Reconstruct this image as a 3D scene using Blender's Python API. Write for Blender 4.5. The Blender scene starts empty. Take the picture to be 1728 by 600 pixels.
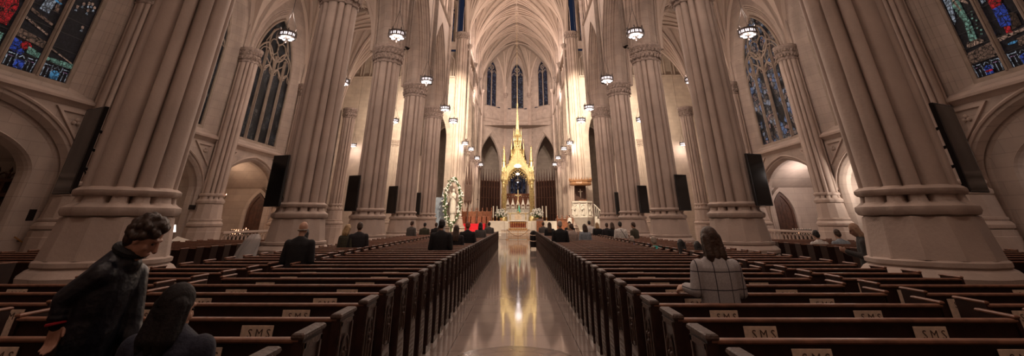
import bpy, math, random
from mathutils import Matrix, Vector
random.seed(7)
PI = math.pi
scene = bpy.context.scene
COL = scene.collection

# ------------------------------------------------------------------ camera
cam_data = bpy.data.cameras.new('camera')
cam = bpy.data.objects.new('camera', cam_data)
COL.objects.link(cam)
cam_data.sensor_width = 36.0
cam_data.lens = 15.0
cam_data.shift_y = -263.0 / 1728.0
cam_data.clip_start = 0.05
cam_data.clip_end = 400
_y = Vector((11, -335, -720)).normalized()
_z = Vector((-2, 1547, -720)); _z = (_z - _z.dot(_y) * _y).normalized()
_x = _y.cross(_z)
cam.matrix_world = Matrix.Translation((0.07, 0, 1.8)) @ Matrix((_x, _y, _z)).to_4x4()
scene.camera = cam

# ------------------------------------------------------------------ exposure and world
vs = scene.view_settings
scene.display_settings.display_device = 'sRGB'
vs.view_transform = 'Standard'; vs.look = 'None'; vs.gamma = 1.0; vs.use_curve_mapping = False
vs.exposure = 0.0
scene.cycles.max_bounces = 5
scene.cycles.diffuse_bounces = 3
scene.cycles.glossy_bounces = 3
scene.cycles.use_denoising = True
scene.cycles.sample_clamp_indirect = 4.0
world = bpy.data.worlds.new('night'); scene.world = world
world.use_nodes = True
world.node_tree.nodes['Background'].inputs[0].default_value = (0.010, 0.014, 0.030, 1)
world.node_tree.nodes['Background'].inputs[1].default_value = 1.0

WARM = (1.0, 0.76, 0.58); SOFT = (1.0, 0.79, 0.67); HOT = (1.0, 0.84, 0.62)
def light(kind, loc, energy, color=WARM, size=0.5, target=None, angle=60, blend=0.6, spread=None):
    d = bpy.data.lights.new(kind.lower() + '_light', kind)
    d.energy = energy; d.color = color
    if kind == 'AREA':
        d.shape = 'DISK'; d.size = size
        if spread: d.spread = math.radians(spread)
    elif kind == 'SPOT':
        d.spot_size = math.radians(angle); d.spot_blend = blend; d.shadow_soft_size = size
    else:
        d.shadow_soft_size = size
    o = bpy.data.objects.new(d.name, d); COL.objects.link(o); o.location = loc
    if target is not None:
        o.rotation_euler = (Vector(target) - Vector(loc)).to_track_quat('-Z', 'Y').to_euler()
    return o

# unseen fill lights added high in the nave, aisles, crossing and sanctuary
for s in (-1, 1):
    for Y in (-3.0, 5.0, 12.2, 19.3, 26.4, 33.5):
        light('POINT', (s*4.2, Y, 21.0), 850 if Y < 0 else (330 if Y < 6 else 480), SOFT, 0.6)
    for Y in (5.0, 12.2, 19.3, 26.4, 33.5):
        light('POINT', (s*11.4, Y, 11.2), {5.0: 25, 12.2: 70}.get(Y, 190), SOFT, 0.3)
    # crossing floodlights that burn out the far crossing piers
    light('SPOT', (s*4.5, 40.0, 17.0), 20000, HOT, 0.25, (s*9.0, 53.5, 13.5), 52, 0.6)
    light('SPOT', (s*12.5, 39.5, 12.0), 6000, HOT, 0.25, (s*12.0, 54, 12.0), 70, 0.7)
    light('POINT', (s*15.5, 45.0, 13.0), 1300, HOT, 0.4)  # added fill that brightens the transept, no lamp stands for it
    light('SPOT', (s*2.5, 38.5, 14.0), 13000, HOT, 0.2, (s*7.2, 51.5, 4.0), 30, 0.7)
    light('POINT', (s*2.5, 45.0, 22.0), 900, SOFT, 0.4)  # added fill that brightens the crossing vault
    light('POINT', (s*11.5, 58.0, 11.0), 350, SOFT, 0.3)
    # choir and apse
    light('SPOT', (s*5.6, 57.0, 18.0), 8500, SOFT, 0.3, (-s*2.0, 82, 19.0), 75, 0.8)
    light('POINT', (s*4.0, 56.0, 24.0), 800, SOFT, 0.5)
    light('SPOT', (s*5.0, 54.0, 20.0), 4800, HOT, 0.2, (0, 67.5, 9.0), 34, 0.6)
    light('SPOT', (s*5.0, 49.0, 20.0), 5000, HOT, 0.2, (s*2.5, 57.0, 1.5), 50, 0.7)
    light('POINT', (s*4.0, 63.0, 24.0), 600, SOFT, 0.6)
    light('POINT', (s*4.0, 74.0, 22.0), 260, SOFT, 0.6)

# ------------------------------------------------------------------ materials
MATS = {}
def _new(name):
    m = bpy.data.materials.new(name); m.use_nodes = True
    nt = m.node_tree
    return m, nt, nt.nodes, nt.links, nt.nodes['Principled BSDF']
def mat(name, col, rough=0.6, metal=0.0, noise=0.0, nscale=4.0, bump=0.0, bscale=20.0, emit=None, estr=0.0, spec=None, coat=0.0):
    if name in MATS: return MATS[name]
    m, nt, N, L, b = _new(name)
    b.inputs['Base Color'].default_value = (*col, 1)
    b.inputs['Roughness'].default_value = rough
    b.inputs['Metallic'].default_value = metal
    if spec is not None: b.inputs['Specular IOR Level'].default_value = spec
    if coat: b.inputs['Coat Weight'].default_value = coat
    if emit:
        b.inputs['Emission Color'].default_value = (*emit, 1); b.inputs['Emission Strength'].default_value = estr
    tc = N.new('ShaderNodeTexCoord')
    if noise:
        n = N.new('ShaderNodeTexNoise'); n.inputs['Scale'].default_value = nscale; n.inputs['Detail'].default_value = 4
        L.new(tc.outputs['Object'], n.inputs['Vector'])
        r = N.new('ShaderNodeValToRGB'); e = r.color_ramp.elements
        e[0].position = 0.3; e[1].position = 0.7
        e[0].color = (*[c*(1-noise) for c in col], 1); e[1].color = (*[min(1, c*(1+noise)) for c in col], 1)
        L.new(n.outputs[0], r.inputs[0]); L.new(r.outputs[0], b.inputs['Base Color'])
    if bump:
        n = N.new('ShaderNodeTexNoise'); n.inputs['Scale'].default_value = bscale; n.inputs['Detail'].default_value = 3
        L.new(tc.outputs['Object'], n.inputs['Vector'])
        bp = N.new('ShaderNodeBump'); bp.inputs['Strength'].default_value = bump; bp.inputs['Distance'].default_value = 0.02
        L.new(n.outputs[0], bp.inputs['Height']); L.new(bp.outputs[0], b.inputs['Normal'])
    MATS[name] = m
    return m
def ashlar(name, col, w=0.9, h=0.42, axis='yz', mortar=0.85):
    """dressed stone with faint block joints; axis says which object axes carry the courses"""
    if name in MATS: return MATS[name]
    m, nt, N, L, b = _new(name)
    tc = N.new('ShaderNodeTexCoord'); sep = N.new('ShaderNodeSeparateXYZ'); cmb = N.new('ShaderNodeCombineXYZ')
    add = N.new('ShaderNodeMath'); add.operation = 'ADD'
    L.new(tc.outputs['Object'], sep.inputs[0])
    L.new(sep.outputs['X'], add.inputs[0]); L.new(sep.outputs['Y'], add.inputs[1])
    L.new(add.outputs[0], cmb.inputs['X']); L.new(sep.outputs['Z'], cmb.inputs['Y'])
    br = N.new('ShaderNodeTexBrick')
    br.inputs['Color1'].default_value = (*col, 1)
    br.inputs['Color2'].default_value = (*[c*0.90 for c in col], 1)
    br.inputs['Mortar'].default_value = (*[c*mortar*0.8 for c in col], 1)
    br.inputs['Scale'].default_value = 1.0; br.inputs['Mortar Size'].default_value = 0.008
    br.inputs['Brick Width'].default_value = w; br.inputs['Row Height'].default_value = h
    L.new(cmb.outputs[0], br.inputs['Vector'])
    n = N.new('ShaderNodeTexNoise'); n.inputs['Scale'].default_value = 1.3; n.inputs['Detail'].default_value = 6
    L.new(tc.outputs['Object'], n.inputs['Vector'])
    mx = N.new('ShaderNodeMix'); mx.data_type = 'RGBA'; mx.blend_type = 'MULTIPLY'; mx.inputs[0].default_value = 0.5
    L.new(br.outputs[0], mx.inputs[6]); L.new(n.outputs[0], mx.inputs[7])
    bc = N.new('ShaderNodeBrightContrast'); bc.inputs[1].default_value = 0.03
    L.new(mx.outputs[2], bc.inputs[0]); L.new(bc.outputs[0], b.inputs['Base Color'])
    b.inputs['Roughness'].default_value = 0.75
    n2 = N.new('ShaderNodeTexNoise'); n2.inputs['Scale'].default_value = 25
    L.new(tc.outputs['Object'], n2.inputs['Vector'])
    bp = N.new('ShaderNodeBump'); bp.inputs['Strength'].default_value = 0.25; bp.inputs['Distance'].default_value = 0.01
    L.new(n2.outputs[0], bp.inputs['Height']); L.new(bp.outputs[0], b.inputs['Normal'])
    MATS[name] = m
    return m
STONE = (0.47, 0.37, 0.315)
M_stone = mat('stone', STONE, 0.7, noise=0.13, nscale=1.2, bump=0.3, bscale=18)
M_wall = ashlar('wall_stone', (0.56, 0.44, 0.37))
M_vault = mat('vault_stone', (0.50, 0.40, 0.33), 0.8, noise=0.1, nscale=1.0)
M_rib = mat('rib_stone', (0.55, 0.44, 0.37), 0.75)
M_cap = mat('capital_stone', (0.36, 0.28, 0.24), 0.8, noise=0.3, nscale=9, bump=0.6, bscale=30)
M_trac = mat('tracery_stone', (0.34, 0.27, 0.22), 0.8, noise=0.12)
M_marble = mat('white_marble', (0.72, 0.66, 0.58), 0.35, noise=0.08, nscale=3)
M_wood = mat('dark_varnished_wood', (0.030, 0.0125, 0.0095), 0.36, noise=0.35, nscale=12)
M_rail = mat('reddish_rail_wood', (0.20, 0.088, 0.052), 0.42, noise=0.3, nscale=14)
M_carve = mat('worn_pew_end_wood', (0.062, 0.033, 0.023), 0.55, noise=0.35, nscale=22, bump=0.5, bscale=40)
M_card = mat('tan_card', (0.74, 0.56, 0.43), 0.8, noise=0.15, nscale=30)
M_ink = mat('brown_ink', (0.10, 0.055, 0.04), 0.8)
M_darkwood = mat('carved_dark_wood', (0.075, 0.032, 0.020), 0.5, noise=0.35, nscale=6, bump=0.6, bscale=25)
M_oak = mat('red_brown_oak', (0.26, 0.095, 0.045), 0.45, noise=0.3, nscale=8)
M_gold = mat('gilded_bronze', (0.95, 0.70, 0.36), 0.34, 0.85, noise=0.25, nscale=5, bump=0.4, bscale=9)
M_bronze = mat('bronze_grille', (0.62, 0.36, 0.15), 0.35, 0.8, noise=0.3, nscale=6)
M_black = mat('black_plastic', (0.012, 0.011, 0.012), 0.28)
M_iron = mat('dark_iron', (0.035, 0.028, 0.026), 0.5, 0.6)
M_red = mat('red_carpet', (0.62, 0.015, 0.03), 0.9)
M_redmarble = mat('red_marble', (0.28, 0.06, 0.035), 0.3, noise=0.4, nscale=7)
M_leaf = mat('green_leaves', (0.06, 0.10, 0.03), 0.7, noise=0.3)
M_petal = mat('white_petals', (0.85, 0.82, 0.78), 0.6)
M_wax = mat('cream_wax', (0.82, 0.76, 0.66), 0.4)
M_teal = mat('teal_cloth', (0.10, 0.55, 0.42), 0.6)
M_glow = mat('lit_frosted_glass', (0.9, 0.88, 0.9), 0.5, emit=(1.0, 0.90, 0.93), estr=4.0)
M_flame = mat('candle_flame', (1, 0.5, 0.2), 0.5, emit=(1.0, 0.42, 0.22), estr=14.0)
M_fixture = mat('lantern_metal', (0.10, 0.085, 0.08), 0.4, 0.8)
M_cable = mat('lantern_cable', (0.03, 0.025, 0.025), 0.6)

def marble_floor():
    m, nt, N, L, b = _new('polished_marble_floor')
    tc = N.new('ShaderNodeTexCoord')
    br = N.new('ShaderNodeTexBrick'); br.offset = 0.0
    br.inputs['Color1'].default_value = (0.47, 0.375, 0.33, 1)
    br.inputs['Color2'].default_value = (0.42, 0.335, 0.295, 1)
    br.inputs['Mortar'].default_value = (0.16, 0.12, 0.10, 1)
    br.inputs['Scale'].default_value = 1.0; br.inputs['Mortar Size'].default_value = 0.006
    br.inputs['Brick Width'].default_value = 1.0; br.inputs['Row Height'].default_value = 1.0
    L.new(tc.outputs['Object'], br.inputs['Vector'])
    n = N.new('ShaderNodeTexNoise'); n.inputs['Scale'].default_value = 1.6; n.inputs['Detail'].default_value = 8
    L.new(tc.outputs['Object'], n.inputs['Vector'])
    mx = N.new('ShaderNodeMix'); mx.data_type = 'RGBA'; mx.blend_type = 'MULTIPLY'; mx.inputs[0].default_value = 0.35
    L.new(br.outputs[0], mx.inputs[6]); L.new(n.outputs[0], mx.inputs[7]); L.new(mx.outputs[2], b.inputs['Base Color'])
    r = N.new('ShaderNodeMapRange'); r.inputs[3].default_value = 0.035; r.inputs[4].default_value = 0.10
    L.new(n.outputs[0], r.inputs[0]); L.new(r.outputs[0], b.inputs['Roughness'])
    b.inputs['Specular IOR Level'].default_value = 0.85
    return m
M_floor = marble_floor()

# ------------------------------------------------------------------ mesh builder
class MB:
    def __init__(s, T=None):
        s.v = []; s.f = []; s.m = []; s.T = T; s.mi = 0
    def add(s, pts):
        i = len(s.v)
        if s.T is not None: pts = [s.T @ Vector(p) for p in pts]
        s.v.extend([tuple(p) for p in pts]); return i
    def face(s, idx): s.f.append(tuple(idx)); s.m.append(s.mi)
    def poly(s, pts): i = s.add(pts); s.face(range(i, i+len(pts)))
    def box(s, x0, x1, y0, y1, z0, z1):
        i = s.add([(x, y, z) for z in (z0, z1) for y in (y0, y1) for x in (x0, x1)])
        for q in ((0,2,3,1),(4,5,7,6),(0,1,5,4),(2,6,7,3),(0,4,6,2),(1,3,7,5)): s.face([i+k for k in q])
    def cbox(s, x, y, z, sx, sy, sz): s.box(x-sx/2, x+sx/2, y-sy/2, y+sy/2, z-sz/2, z+sz/2)
    def bbox(s, x0, x1, y0, y1, z0, z1, c=0.01):
        """box with chamfered vertical and top edges"""
        rings = []
        def rr(e, z): return [(x0+e, y0+e, z), (x1-e, y0+e, z), (x1-e, y1-e, z), (x0+e, y1-e, z)]
        rings = [rr(c, z0), rr(0, z0+c), rr(0, z1-c), rr(c, z1)]
        s.loft(rings, True, True)
    def loft(s, rings, cap0=False, cap1=False, closed=True):
        n = len(rings[0]); base = s.add([p for r in rings for p in r])
        for a in range(len(rings)-1):
            for k in range(n if closed else n-1):
                k2 = (k+1) % n
                s.face((base+a*n+k, base+a*n+k2, base+(a+1)*n+k2, base+(a+1)*n+k))
        if cap0: s.face([base+k for k in range(n)][::-1])
        if cap1: s.face([base+(len(rings)-1)*n+k for k in range(n)])
    def tube(s, path, r, n=6, cap=True, ry=None):
        path = [Vector(p) for p in path]; rings = []
        rr = r if isinstance(r, (list, tuple)) else [r]*len(path)
        up0 = None
        for i, p in enumerate(path):
            t = (path[min(i+1, len(path)-1)] - path[max(i-1, 0)]).normalized()
            ref = Vector((0, 0, 1)) if abs(t.z) < 0.9 else Vector((0, 1, 0))
            if up0 is not None: ref = up0
            a = (ref - ref.dot(t)*t)
            a = a.normalized() if a.length > 1e-6 else t.orthogonal().normalized()
            up0 = a; b = t.cross(a)
            q = ry[i] if ry else rr[i]
            rings.append([p + a*rr[i]*math.cos(2*PI*k/n) + b*q*math.sin(2*PI*k/n) for k in range(n)])
        s.loft(rings, cap, cap)
    def lathe(s, prof, n=16, cx=0, cy=0, cz=0, sx=1, sy=1, a0=0):
        rings = [[(cx+r*sx*math.cos(2*PI*k/n+a0), cy+r*sy*math.sin(2*PI*k/n+a0), cz+z) for k in range(n)] for r, z in prof]
        s.loft(rings, True, True)
    def blob(s, c, r, n=6, m=4, rz=None, rx=None, ry=None):
        rz = rz or r; rx = rx or r; ry = ry or r; rings = []
        for j in range(m+1):
            a = PI*(j+0.35)/(m+0.7)
            rings.append([(c[0]+rx*math.sin(a)*math.cos(2*PI*k/n), c[1]+ry*math.sin(a)*math.sin(2*PI*k/n), c[2]-rz*math.cos(a)) for k in range(n)])
        s.loft(rings, True, True)
    def capsule(s, a, b, ra, rb, n=10, fa=1.0, up=None, ea=None, eb=None):
        """tapered limb with rounded ends; fa flattens it along the side axis"""
        a = Vector(a); b = Vector(b); t = (b-a)
        L = t.length or 1e-4; t /= L
        ref = Vector(up) if up else (Vector((0, 1, 0)) if abs(t.y) < 0.9 else Vector((0, 0, 1)))
        u = (ref - ref.dot(t)*t).normalized(); w = t.cross(u)
        rings = []
        for q in (-0.95, -0.7, -0.35): rings.append((a + t*q*ra, ra*math.sqrt(1-q*q)))
        for q in (0, 0.33, 0.66, 1): rings.append((a + t*L*q, ra+(rb-ra)*q))
        for q in (0.35, 0.7, 0.95): rings.append((b + t*q*rb, rb*math.sqrt(1-q*q)))
        s.loft([[c + u*r*fa*math.cos(2*PI*k/n) + w*r*math.sin(2*PI*k/n) for k in range(n)] for c, r in rings], True, True)
    def build(s, name, m=None, parent=None, smooth=False, loc=None):
        me = bpy.data.meshes.new(name)
        me.from_pydata(s.v, [], s.f)
        ms = m if isinstance(m, (list, tuple)) else [m]
        for q in ms: me.materials.append(q)
        if len(ms) > 1: me.polygons.foreach_set('material_index', s.m)
        if smooth: me.polygons.foreach_set('use_smooth', [True]*len(me.polygons))
        me.update()
        o = bpy.data.objects.new(name, me); COL.objects.link(o)
        if smooth and smooth != 'all':
            try: me.set_sharp_from_angle(angle=math.radians(38))
            except Exception: pass
        if parent is not None: o.parent = parent
        if loc is not None: o.location = loc
        return o
def tag(o, label, cat, group=None, kind=None):
    o['label'] = label; o['category'] = cat
    if group: o['group'] = group
    if kind: o['kind'] = kind
    return o
def structure(o, label=None, cat=None):
    o['kind'] = 'structure'
    if label: o['label'] = label
    if cat: o['category'] = cat
    return o
def thing(name, loc, label, cat, group=None, rz=0):
    o = bpy.data.objects.new(name, None); o.empty_display_size = 0.2; COL.objects.link(o)
    o.location = loc; o.rotation_euler = (0, 0, rz)
    return tag(o, label, cat, group)
def copy_tree(o, loc=None, rz=None, label=None, group=None, parent=None, scale=None):
    c = o.copy(); COL.objects.link(c); c.parent = parent
    for ch in list(o.children): copy_tree(ch, parent=c)
    if loc is not None: c.location = loc
    if rz is not None: c.rotation_euler = (0, 0, rz)
    if label: c['label'] = label
    if group: c['group'] = group
    if scale: c.scale = scale
    return c
def frame(x, y, rz): return Matrix.Translation((x, y, 0)) @ Matrix.Rotation(rz, 4, 'Z')

# pointed arch curve: from the left foot over the apex to the right foot, as (s, z)
def arch(w, zs, h, off=0.0, z0=None, n=9):
    pts = []
    if h >= w*0.98:
        r = (h*h + w*w) / (2*w); c = w - r
        R = r + off
        amax = math.acos(max(-1, min(1, -c / R)))
        side = [(c + R*math.cos(amax*k/n), zs + R*math.sin(amax*k/n)) for k in range(n+1)]
    else:
        W = w + off; H = h + off
        side = []
        for k in range(n+1):
            t = math.cos(PI/2*k/n)
            side.append((W*t, zs + H*(0.86*math.sqrt(max(0, 1-t*t)) + 0.14*(1-t))))
    side[-1] = (0.0, side[-1][1])
    right = side
    left = [(-a, b) for a, b in side[:-1]]
    pts = left + right[::-1]
    if z0 is not None: pts = [(pts[0][0], z0)] + pts + [(pts[-1][0], z0)]
    return pts
def wall_with_hole(mb, x0, x1, z0, z1, curve, y=0.0, xc=0.0):
    zb = curve[0][1]
    L = xc + min(p[0] for p in curve); R = xc + max(p[0] for p in curve)
    if L > x0: mb.poly([(x0, y, zb), (L, y, zb), (L, y, z1), (x0, y, z1)])
    if x1 > R: mb.poly([(R, y, zb), (x1, y, zb), (x1, y, z1), (R, y, z1)])
    if zb > z0: mb.poly([(x0, y, z0), (x1, y, z0), (x1, y, zb), (x0, y, zb)])
    for a, b in zip(curve, curve[1:]):
        if abs(a[0]-b[0]) > 1e-5: mb.poly([(xc+a[0], y, a[1]), (xc+b[0], y, b[1]), (xc+b[0], y, z1), (xc+a[0], y, z1)])
def arch_loft(mb, curves, xc=0.0):
    """curves: list of (y, curve)"""
    mb.loft([[(xc+p[0], y, p[1]) for p in c] for y, c in curves], closed=False)
def arch_tube(mb, curve, r, y=0.0, xc=0.0, n=6):
    mb.tube([(xc+a, y, b) for a, b in curve], r, n)
# ------------------------------------------------------------------ plan of the church (metres)
PX = 7.3                     # nave pillars stand at x = +-7.3
BAY = 7.1
PY = [8.6 + BAY*k for k in range(5)]          # 8.6 ... 37.0
BAYC = [12.15 + BAY*k for k in range(4)]      # centres of the bays in view
CROSS = 53.0
CHOIR = [60.4, 67.5, 74.6]
WX = 15.6                    # aisle wall plane

fl = MB(); fl.poly([(-26, -9, 0), (26, -9, 0), (26, 104, 0), (-26, 104, 0)])
structure(fl.build('floor', M_floor), 'polished beige marble floor of the church with mirror-like centre aisle', 'floor')

# ---- aisle walls with low niche arches below and large traceried windows above
ALLBAYS = [5.05] + BAYC
WIN_W, WIN_Z0, WIN_ZS, WIN_H = 2.3, 6.15, 10.5, 3.9
def niche_profile(deep):
    if deep:
        return [(0, 0.42), (0.03, 0.30), (0.20, 0.17), (0.24, 0.27), (0.30, 0.10), (0.33, 0.06), (0.38, -0.55), (0.33, -0.60), (0.40, -0.66), (0.5, -0.70), (0.75, -0.70)]
    return [(0, 0.10), (0.02, 0.0), (0.12, -0.10), (0.18, 0.0), (0.30, -0.10), (0.5, -0.12)]
def low_arch(off, z0=0.0): return arch(3.05 , 3.15, 1.95, off, z0, 12)
def aisle_wall(side):
    nm = 'left' if side < 0 else 'right'
    mb = MB()
    for yc in ALLBAYS:
        mb.T = frame(side*WX, yc, PI/2 if side < 0 else -PI/2)
        deep = yc < 14
        pr = niche_profile(deep)
        # lower storey
        wall_with_hole(mb, -BAY/2, BAY/2, 0, 5.6, low_arch(pr[0][1]))
        arch_loft(mb, [(y, low_arch(o)) for y, o in pr])
        yb = pr[-1][0]; wn = 3.18
        # chamber behind the arch
        mb.poly([(-wn, yb, 0), (-wn, 4.2, 0), (-wn, 4.2, 5.2), (-wn, yb, 5.2)])
        mb.poly([(wn, yb, 0), (wn, 4.2, 0), (wn, 4.2, 5.2), (wn, yb, 5.2)])
        mb.poly([(-wn, 4.2, 0), (wn, 4.2, 0), (wn, 4.2, 5.2), (-wn, 4.2, 5.2)])
        cr = [(-wn + 2*wn*k/10, 3.7 + 1.4*math.sin(PI*k/10)) for k in range(11)]
        mb.loft([[(a, yb, b) for a, b in cr], [(a, 4.2, b) for a, b in cr]], closed=False)
        wall_with_hole(mb, -wn, wn, 3.6, 5.3, low_arch(pr[-1][1], 3.15), yb+0.001) if False else None
        # chamber lintel face behind the arch
        mb.loft([[(a, yb, b) for a, b in low_arch(pr[-1][1])[1:-1]], [(a*1.02, yb, 5.4) for a, b in low_arch(pr[-1][1])[1:-1]]], closed=False)
        # window storey
        win = lambda off, z0=WIN_Z0: arch(WIN_W, WIN_ZS, WIN_H, off, z0, 12)
        wall_with_hole(mb, -BAY/2, BAY/2, 5.6, 17.5, win(0.75, 5.85))
        arch_loft(mb, [(y, win(o, z)) for y, o, z in ((0, .75, 5.85), (.05, .66, 5.85), (.02, .62, 5.85), (.12, .52, 5.9), (.09, .47, 5.95), (.20, .36, 6.0), (.17, .32, 6.0), (.28, .14, 6.1), (.32, 0, 6.15), (.6, 0, 6.15))])
        mb.poly([(-WIN_W-.75, 0, 5.85), (WIN_W+.75, 0, 5.85), (WIN_W, .32, 6.15), (-WIN_W, .32, 6.15)])
        # splayed blind shafts beside the window
        for q in (-1, 1):
            mb.tube([(q*3.28, -0.03, 5.75), (q*3.28, -0.03, 16.0)], 0.07, 6)
    return structure(mb.build('wall_aisle_' + nm, M_wall, smooth=False), f'beige stone aisle wall on the {nm} with low arches under tall windows', 'wall')
for s in (-1, 1): aisle_wall(s)

def mouldings(side):
    """string course, arch hood and sunk spandrel triangles for each bay"""
    nm = 'left' if side < 0 else 'right'
    for i, yc in enumerate(BAYC):
        mb = MB(frame(side*WX, yc, PI/2 if side < 0 else -PI/2))
        prof = [(0.0, 5.45), (-0.06, 5.50), (-0.10, 5.56), (-0.22, 5.60), (-0.24, 5.68), (-0.18, 5.72), (0.0, 5.84)]
        mb.loft([[(x, y, z) for y, z in prof] for x in (-3.1, 3.1)], closed=False)
        arch_tube(mb, low_arch(0.46 if i == 0 else 0.14)[1:-1], 0.055, -0.02)
        for q in (-1, 1):
            # triangular frame between arch, string course and pilaster
            if i == 0:
                P = [(q*1.95, 5.38), (q*3.28, 5.38), (q*3.28, 4.15)]
            else:
                P = [(q*1.75, 5.36), (q*3.05, 5.36), (q*3.05, 4.30)]
            outer = P; cx = sum(p[0] for p in P)/3; cz = sum(p[1] for p in P)/3
            inn = [(cx+(p[0]-cx)*0.72, cz+(p[1]-cz)*0.72) for p in P]
            inn2 = [(cx+(p[0]-cx)*0.66, cz+(p[1]-cz)*0.66) for p in P]
            mb.loft([[(a, 0, b) for a, b in outer], [(a, -0.07, b) for a, b in outer], [(a, -0.07, b) for a, b in inn], [(a, 0.0, b) for a, b in inn2]])
            for dx, dz in ((0, .08), (.08, -.03), (-.08, -.03)): mb.blob((cx+dx, -0.03, cz+dz), 0.07)
        o = mb.build('trim_%d' % (i+1 + (4 if side > 0 else 0)), M_stone, smooth=True)
        structure(o, 'carved string course and arch hood on the %s aisle wall' % nm, 'trim')
for s in (-1, 1): mouldings(s)

# ---- stained glass
def glass_material(name, cols, dark, strength, seed, scale=3.2):
    m, nt, N, L, b = _new(name)
    tc = N.new('ShaderNodeTexCoord'); mp = N.new('ShaderNodeMapping')
    mp.inputs['Location'].default_value = (seed*3.1, seed*1.7, seed*0.9)
    mp.inputs['Scale'].default_value = (1.0, 1.0, 1.0)
    L.new(tc.outputs['Object'], mp.inputs[0])
    v = N.new('ShaderNodeTexVoronoi'); v.inputs['Scale'].default_value = scale*2.4
    L.new(mp.outputs[0], v.inputs['Vector'])
    n = N.new('ShaderNodeTexNoise'); n.inputs['Scale'].default_value = 1.1; n.inputs['Detail'].default_value = 2
    L.new(mp.outputs[0], n.inputs['Vector'])
    sep = N.new('ShaderNodeSeparateColor'); L.new(v.outputs['Color'], sep.inputs[0])
    ramp = N.new('ShaderNodeValToRGB'); ramp.color_ramp.interpolation = 'CONSTANT'
    el = ramp.color_ramp.elements
    el[0].position = 0; el[0].color = (*cols[0], 1)
    el[1].position = 1.0/len(cols); el[1].color = (*cols[1], 1)
    for k in range(2, len(cols)):
        e = el.new(k/len(cols)); e.color = (*cols[k], 1)
    L.new(sep.outputs[0], ramp.inputs[0])
    v2 = N.new('ShaderNodeTexVoronoi'); v2.feature = 'DISTANCE_TO_EDGE'; v2.inputs['Scale'].default_value = scale*2.4
    L.new(mp.outputs[0], v2.inputs['Vector'])
    lead = N.new('ShaderNodeMath'); lead.operation = 'GREATER_THAN'; lead.inputs[1].default_value = 0.07
    L.new(v2.outputs['Distance'], lead.inputs[0])
    # larger dark zones of painted glass
    zone = N.new('ShaderNodeMapRange'); zone.inputs[1].default_value = dark-0.05; zone.inputs[2].default_value = dark+0.10
    zone.inputs[3].default_value = 0.06; L.new(n.outputs[0], zone.inputs[0])
    mul = N.new('ShaderNodeMath'); mul.operation = 'MULTIPLY'; L.new(lead.outputs[0], mul.inputs[0]); L.new(zone.outputs[0], mul.inputs[1])
    mul2 = N.new('ShaderNodeMath'); mul2.operation = 'MULTIPLY'; L.new(mul.outputs[0], mul2.inputs[0]); mul2.inputs[1].default_value = strength
    b.inputs['Base Color'].default_value = (0.01, 0.01, 0.012, 1)
    b.inputs['Roughness'].default_value = 0.6; b.inputs['Specular IOR Level'].default_value = 0.15
    L.new(ramp.outputs[0], b.inputs['Emission Color']); L.new(mul2.outputs[0], b.inputs['Emission Strength'])
    return m
G_left = glass_material('dusky_glass_left', [(.10,.03,.03), (.03,.03,.04), (.16,.10,.08), (.05,.05,.12), (.02,.02,.02), (.22,.20,.22), (.20,.02,.03)], 0.50, 0.55, 1)
G_right = glass_material('dusky_glass_right', [(.10,.06,.05), (.13,.10,.09), (.06,.045,.04), (.16,.13,.12), (.05,.06,.12), (.09,.07,.06)], 0.40, 0.7, 4)
G_mid = glass_material('greyish_glass_far_right', [(.10,.13,.22), (.16,.11,.09), (.20,.20,.24), (.05,.04,.04), (.22,.12,.10), (.09,.08,.08)], 0.45, 0.8, 8, 1.7)
G_midl = glass_material('greyish_glass_far_left', [(.06,.05,.05), (.10,.09,.08), (.03,.03,.03), (.05,.05,.06), (.12,.10,.09)], 0.50, 0.30, 9, 1.7)
G_blue = glass_material('deep_blue_glass', [(.03,.03,.055), (.015,.015,.03), (.07,.07,.12), (.035,.028,.05), (.12,.12,.15), (.02,.02,.035)], 0.35, 0.55, 12, 1.7)
def em(name, c, s):
    m, nt, N, L, b = _new(name)
    b.inputs['Base Color'].default_value = (.008, .008, .008, 1); b.inputs['Roughness'].default_value = .6; b.inputs['Specular IOR Level'].default_value = 0.15
    tc = N.new('ShaderNodeTexCoord'); v = N.new('ShaderNodeTexVoronoi'); v.feature = 'DISTANCE_TO_EDGE'; v.inputs['Scale'].default_value = 7.0
    L.new(tc.outputs['Object'], v.inputs['Vector'])
    g = N.new('ShaderNodeMath'); g.operation = 'GREATER_THAN'; g.inputs[1].default_value = .055; L.new(v.outputs['Distance'], g.inputs[0])
    n = N.new('ShaderNodeTexNoise'); n.inputs['Scale'].default_value = 9; n.inputs['Detail'].default_value = 6; L.new(tc.outputs['Object'], n.inputs['Vector'])
    r = N.new('ShaderNodeMapRange'); r.inputs[1].default_value = .35; r.inputs[2].default_value = .68; r.inputs[3].default_value = .12*s; r.inputs[4].default_value = s
    L.new(n.outputs[0], r.inputs[0])
    mu = N.new('ShaderNodeMath'); mu.operation = 'MULTIPLY'; L.new(g.outputs[0], mu.inputs[0]); L.new(r.outputs[0], mu.inputs[1])
    b.inputs['Emission Color'].default_value = (*c, 1); L.new(mu.outputs[0], b.inputs['Emission Strength'])
    return m
GL = {'lead': mat('lead_came', (0.008, 0.007, 0.007), 0.6), 'white': em('pale_glass', (.50, .56, .66), .55), 'blue': em('cobalt_glass', (.03, .08, .50), .6),
      'red': em('ruby_glass', (.50, .012, .02), .7), 'green': em('sea_green_glass', (.22, .42, .33), .55), 'tan': em('tan_glass', (.30, .17, .12), .45),
      'brown': em('umber_glass', (.07, .035, .022), .6), 'pink': em('rose_glass', (.45, .22, .42), .6), 'dark': em('night_glass', (.012, .010, .014), .6),
      'skin': em('flesh_glass', (.50, .30, .22), .6), 'cyan': em('azure_glass', (.08, .30, .55), .7)}
GKEYS = list(GL)
GMATS = [GL[k] for k in GKEYS]
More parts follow.
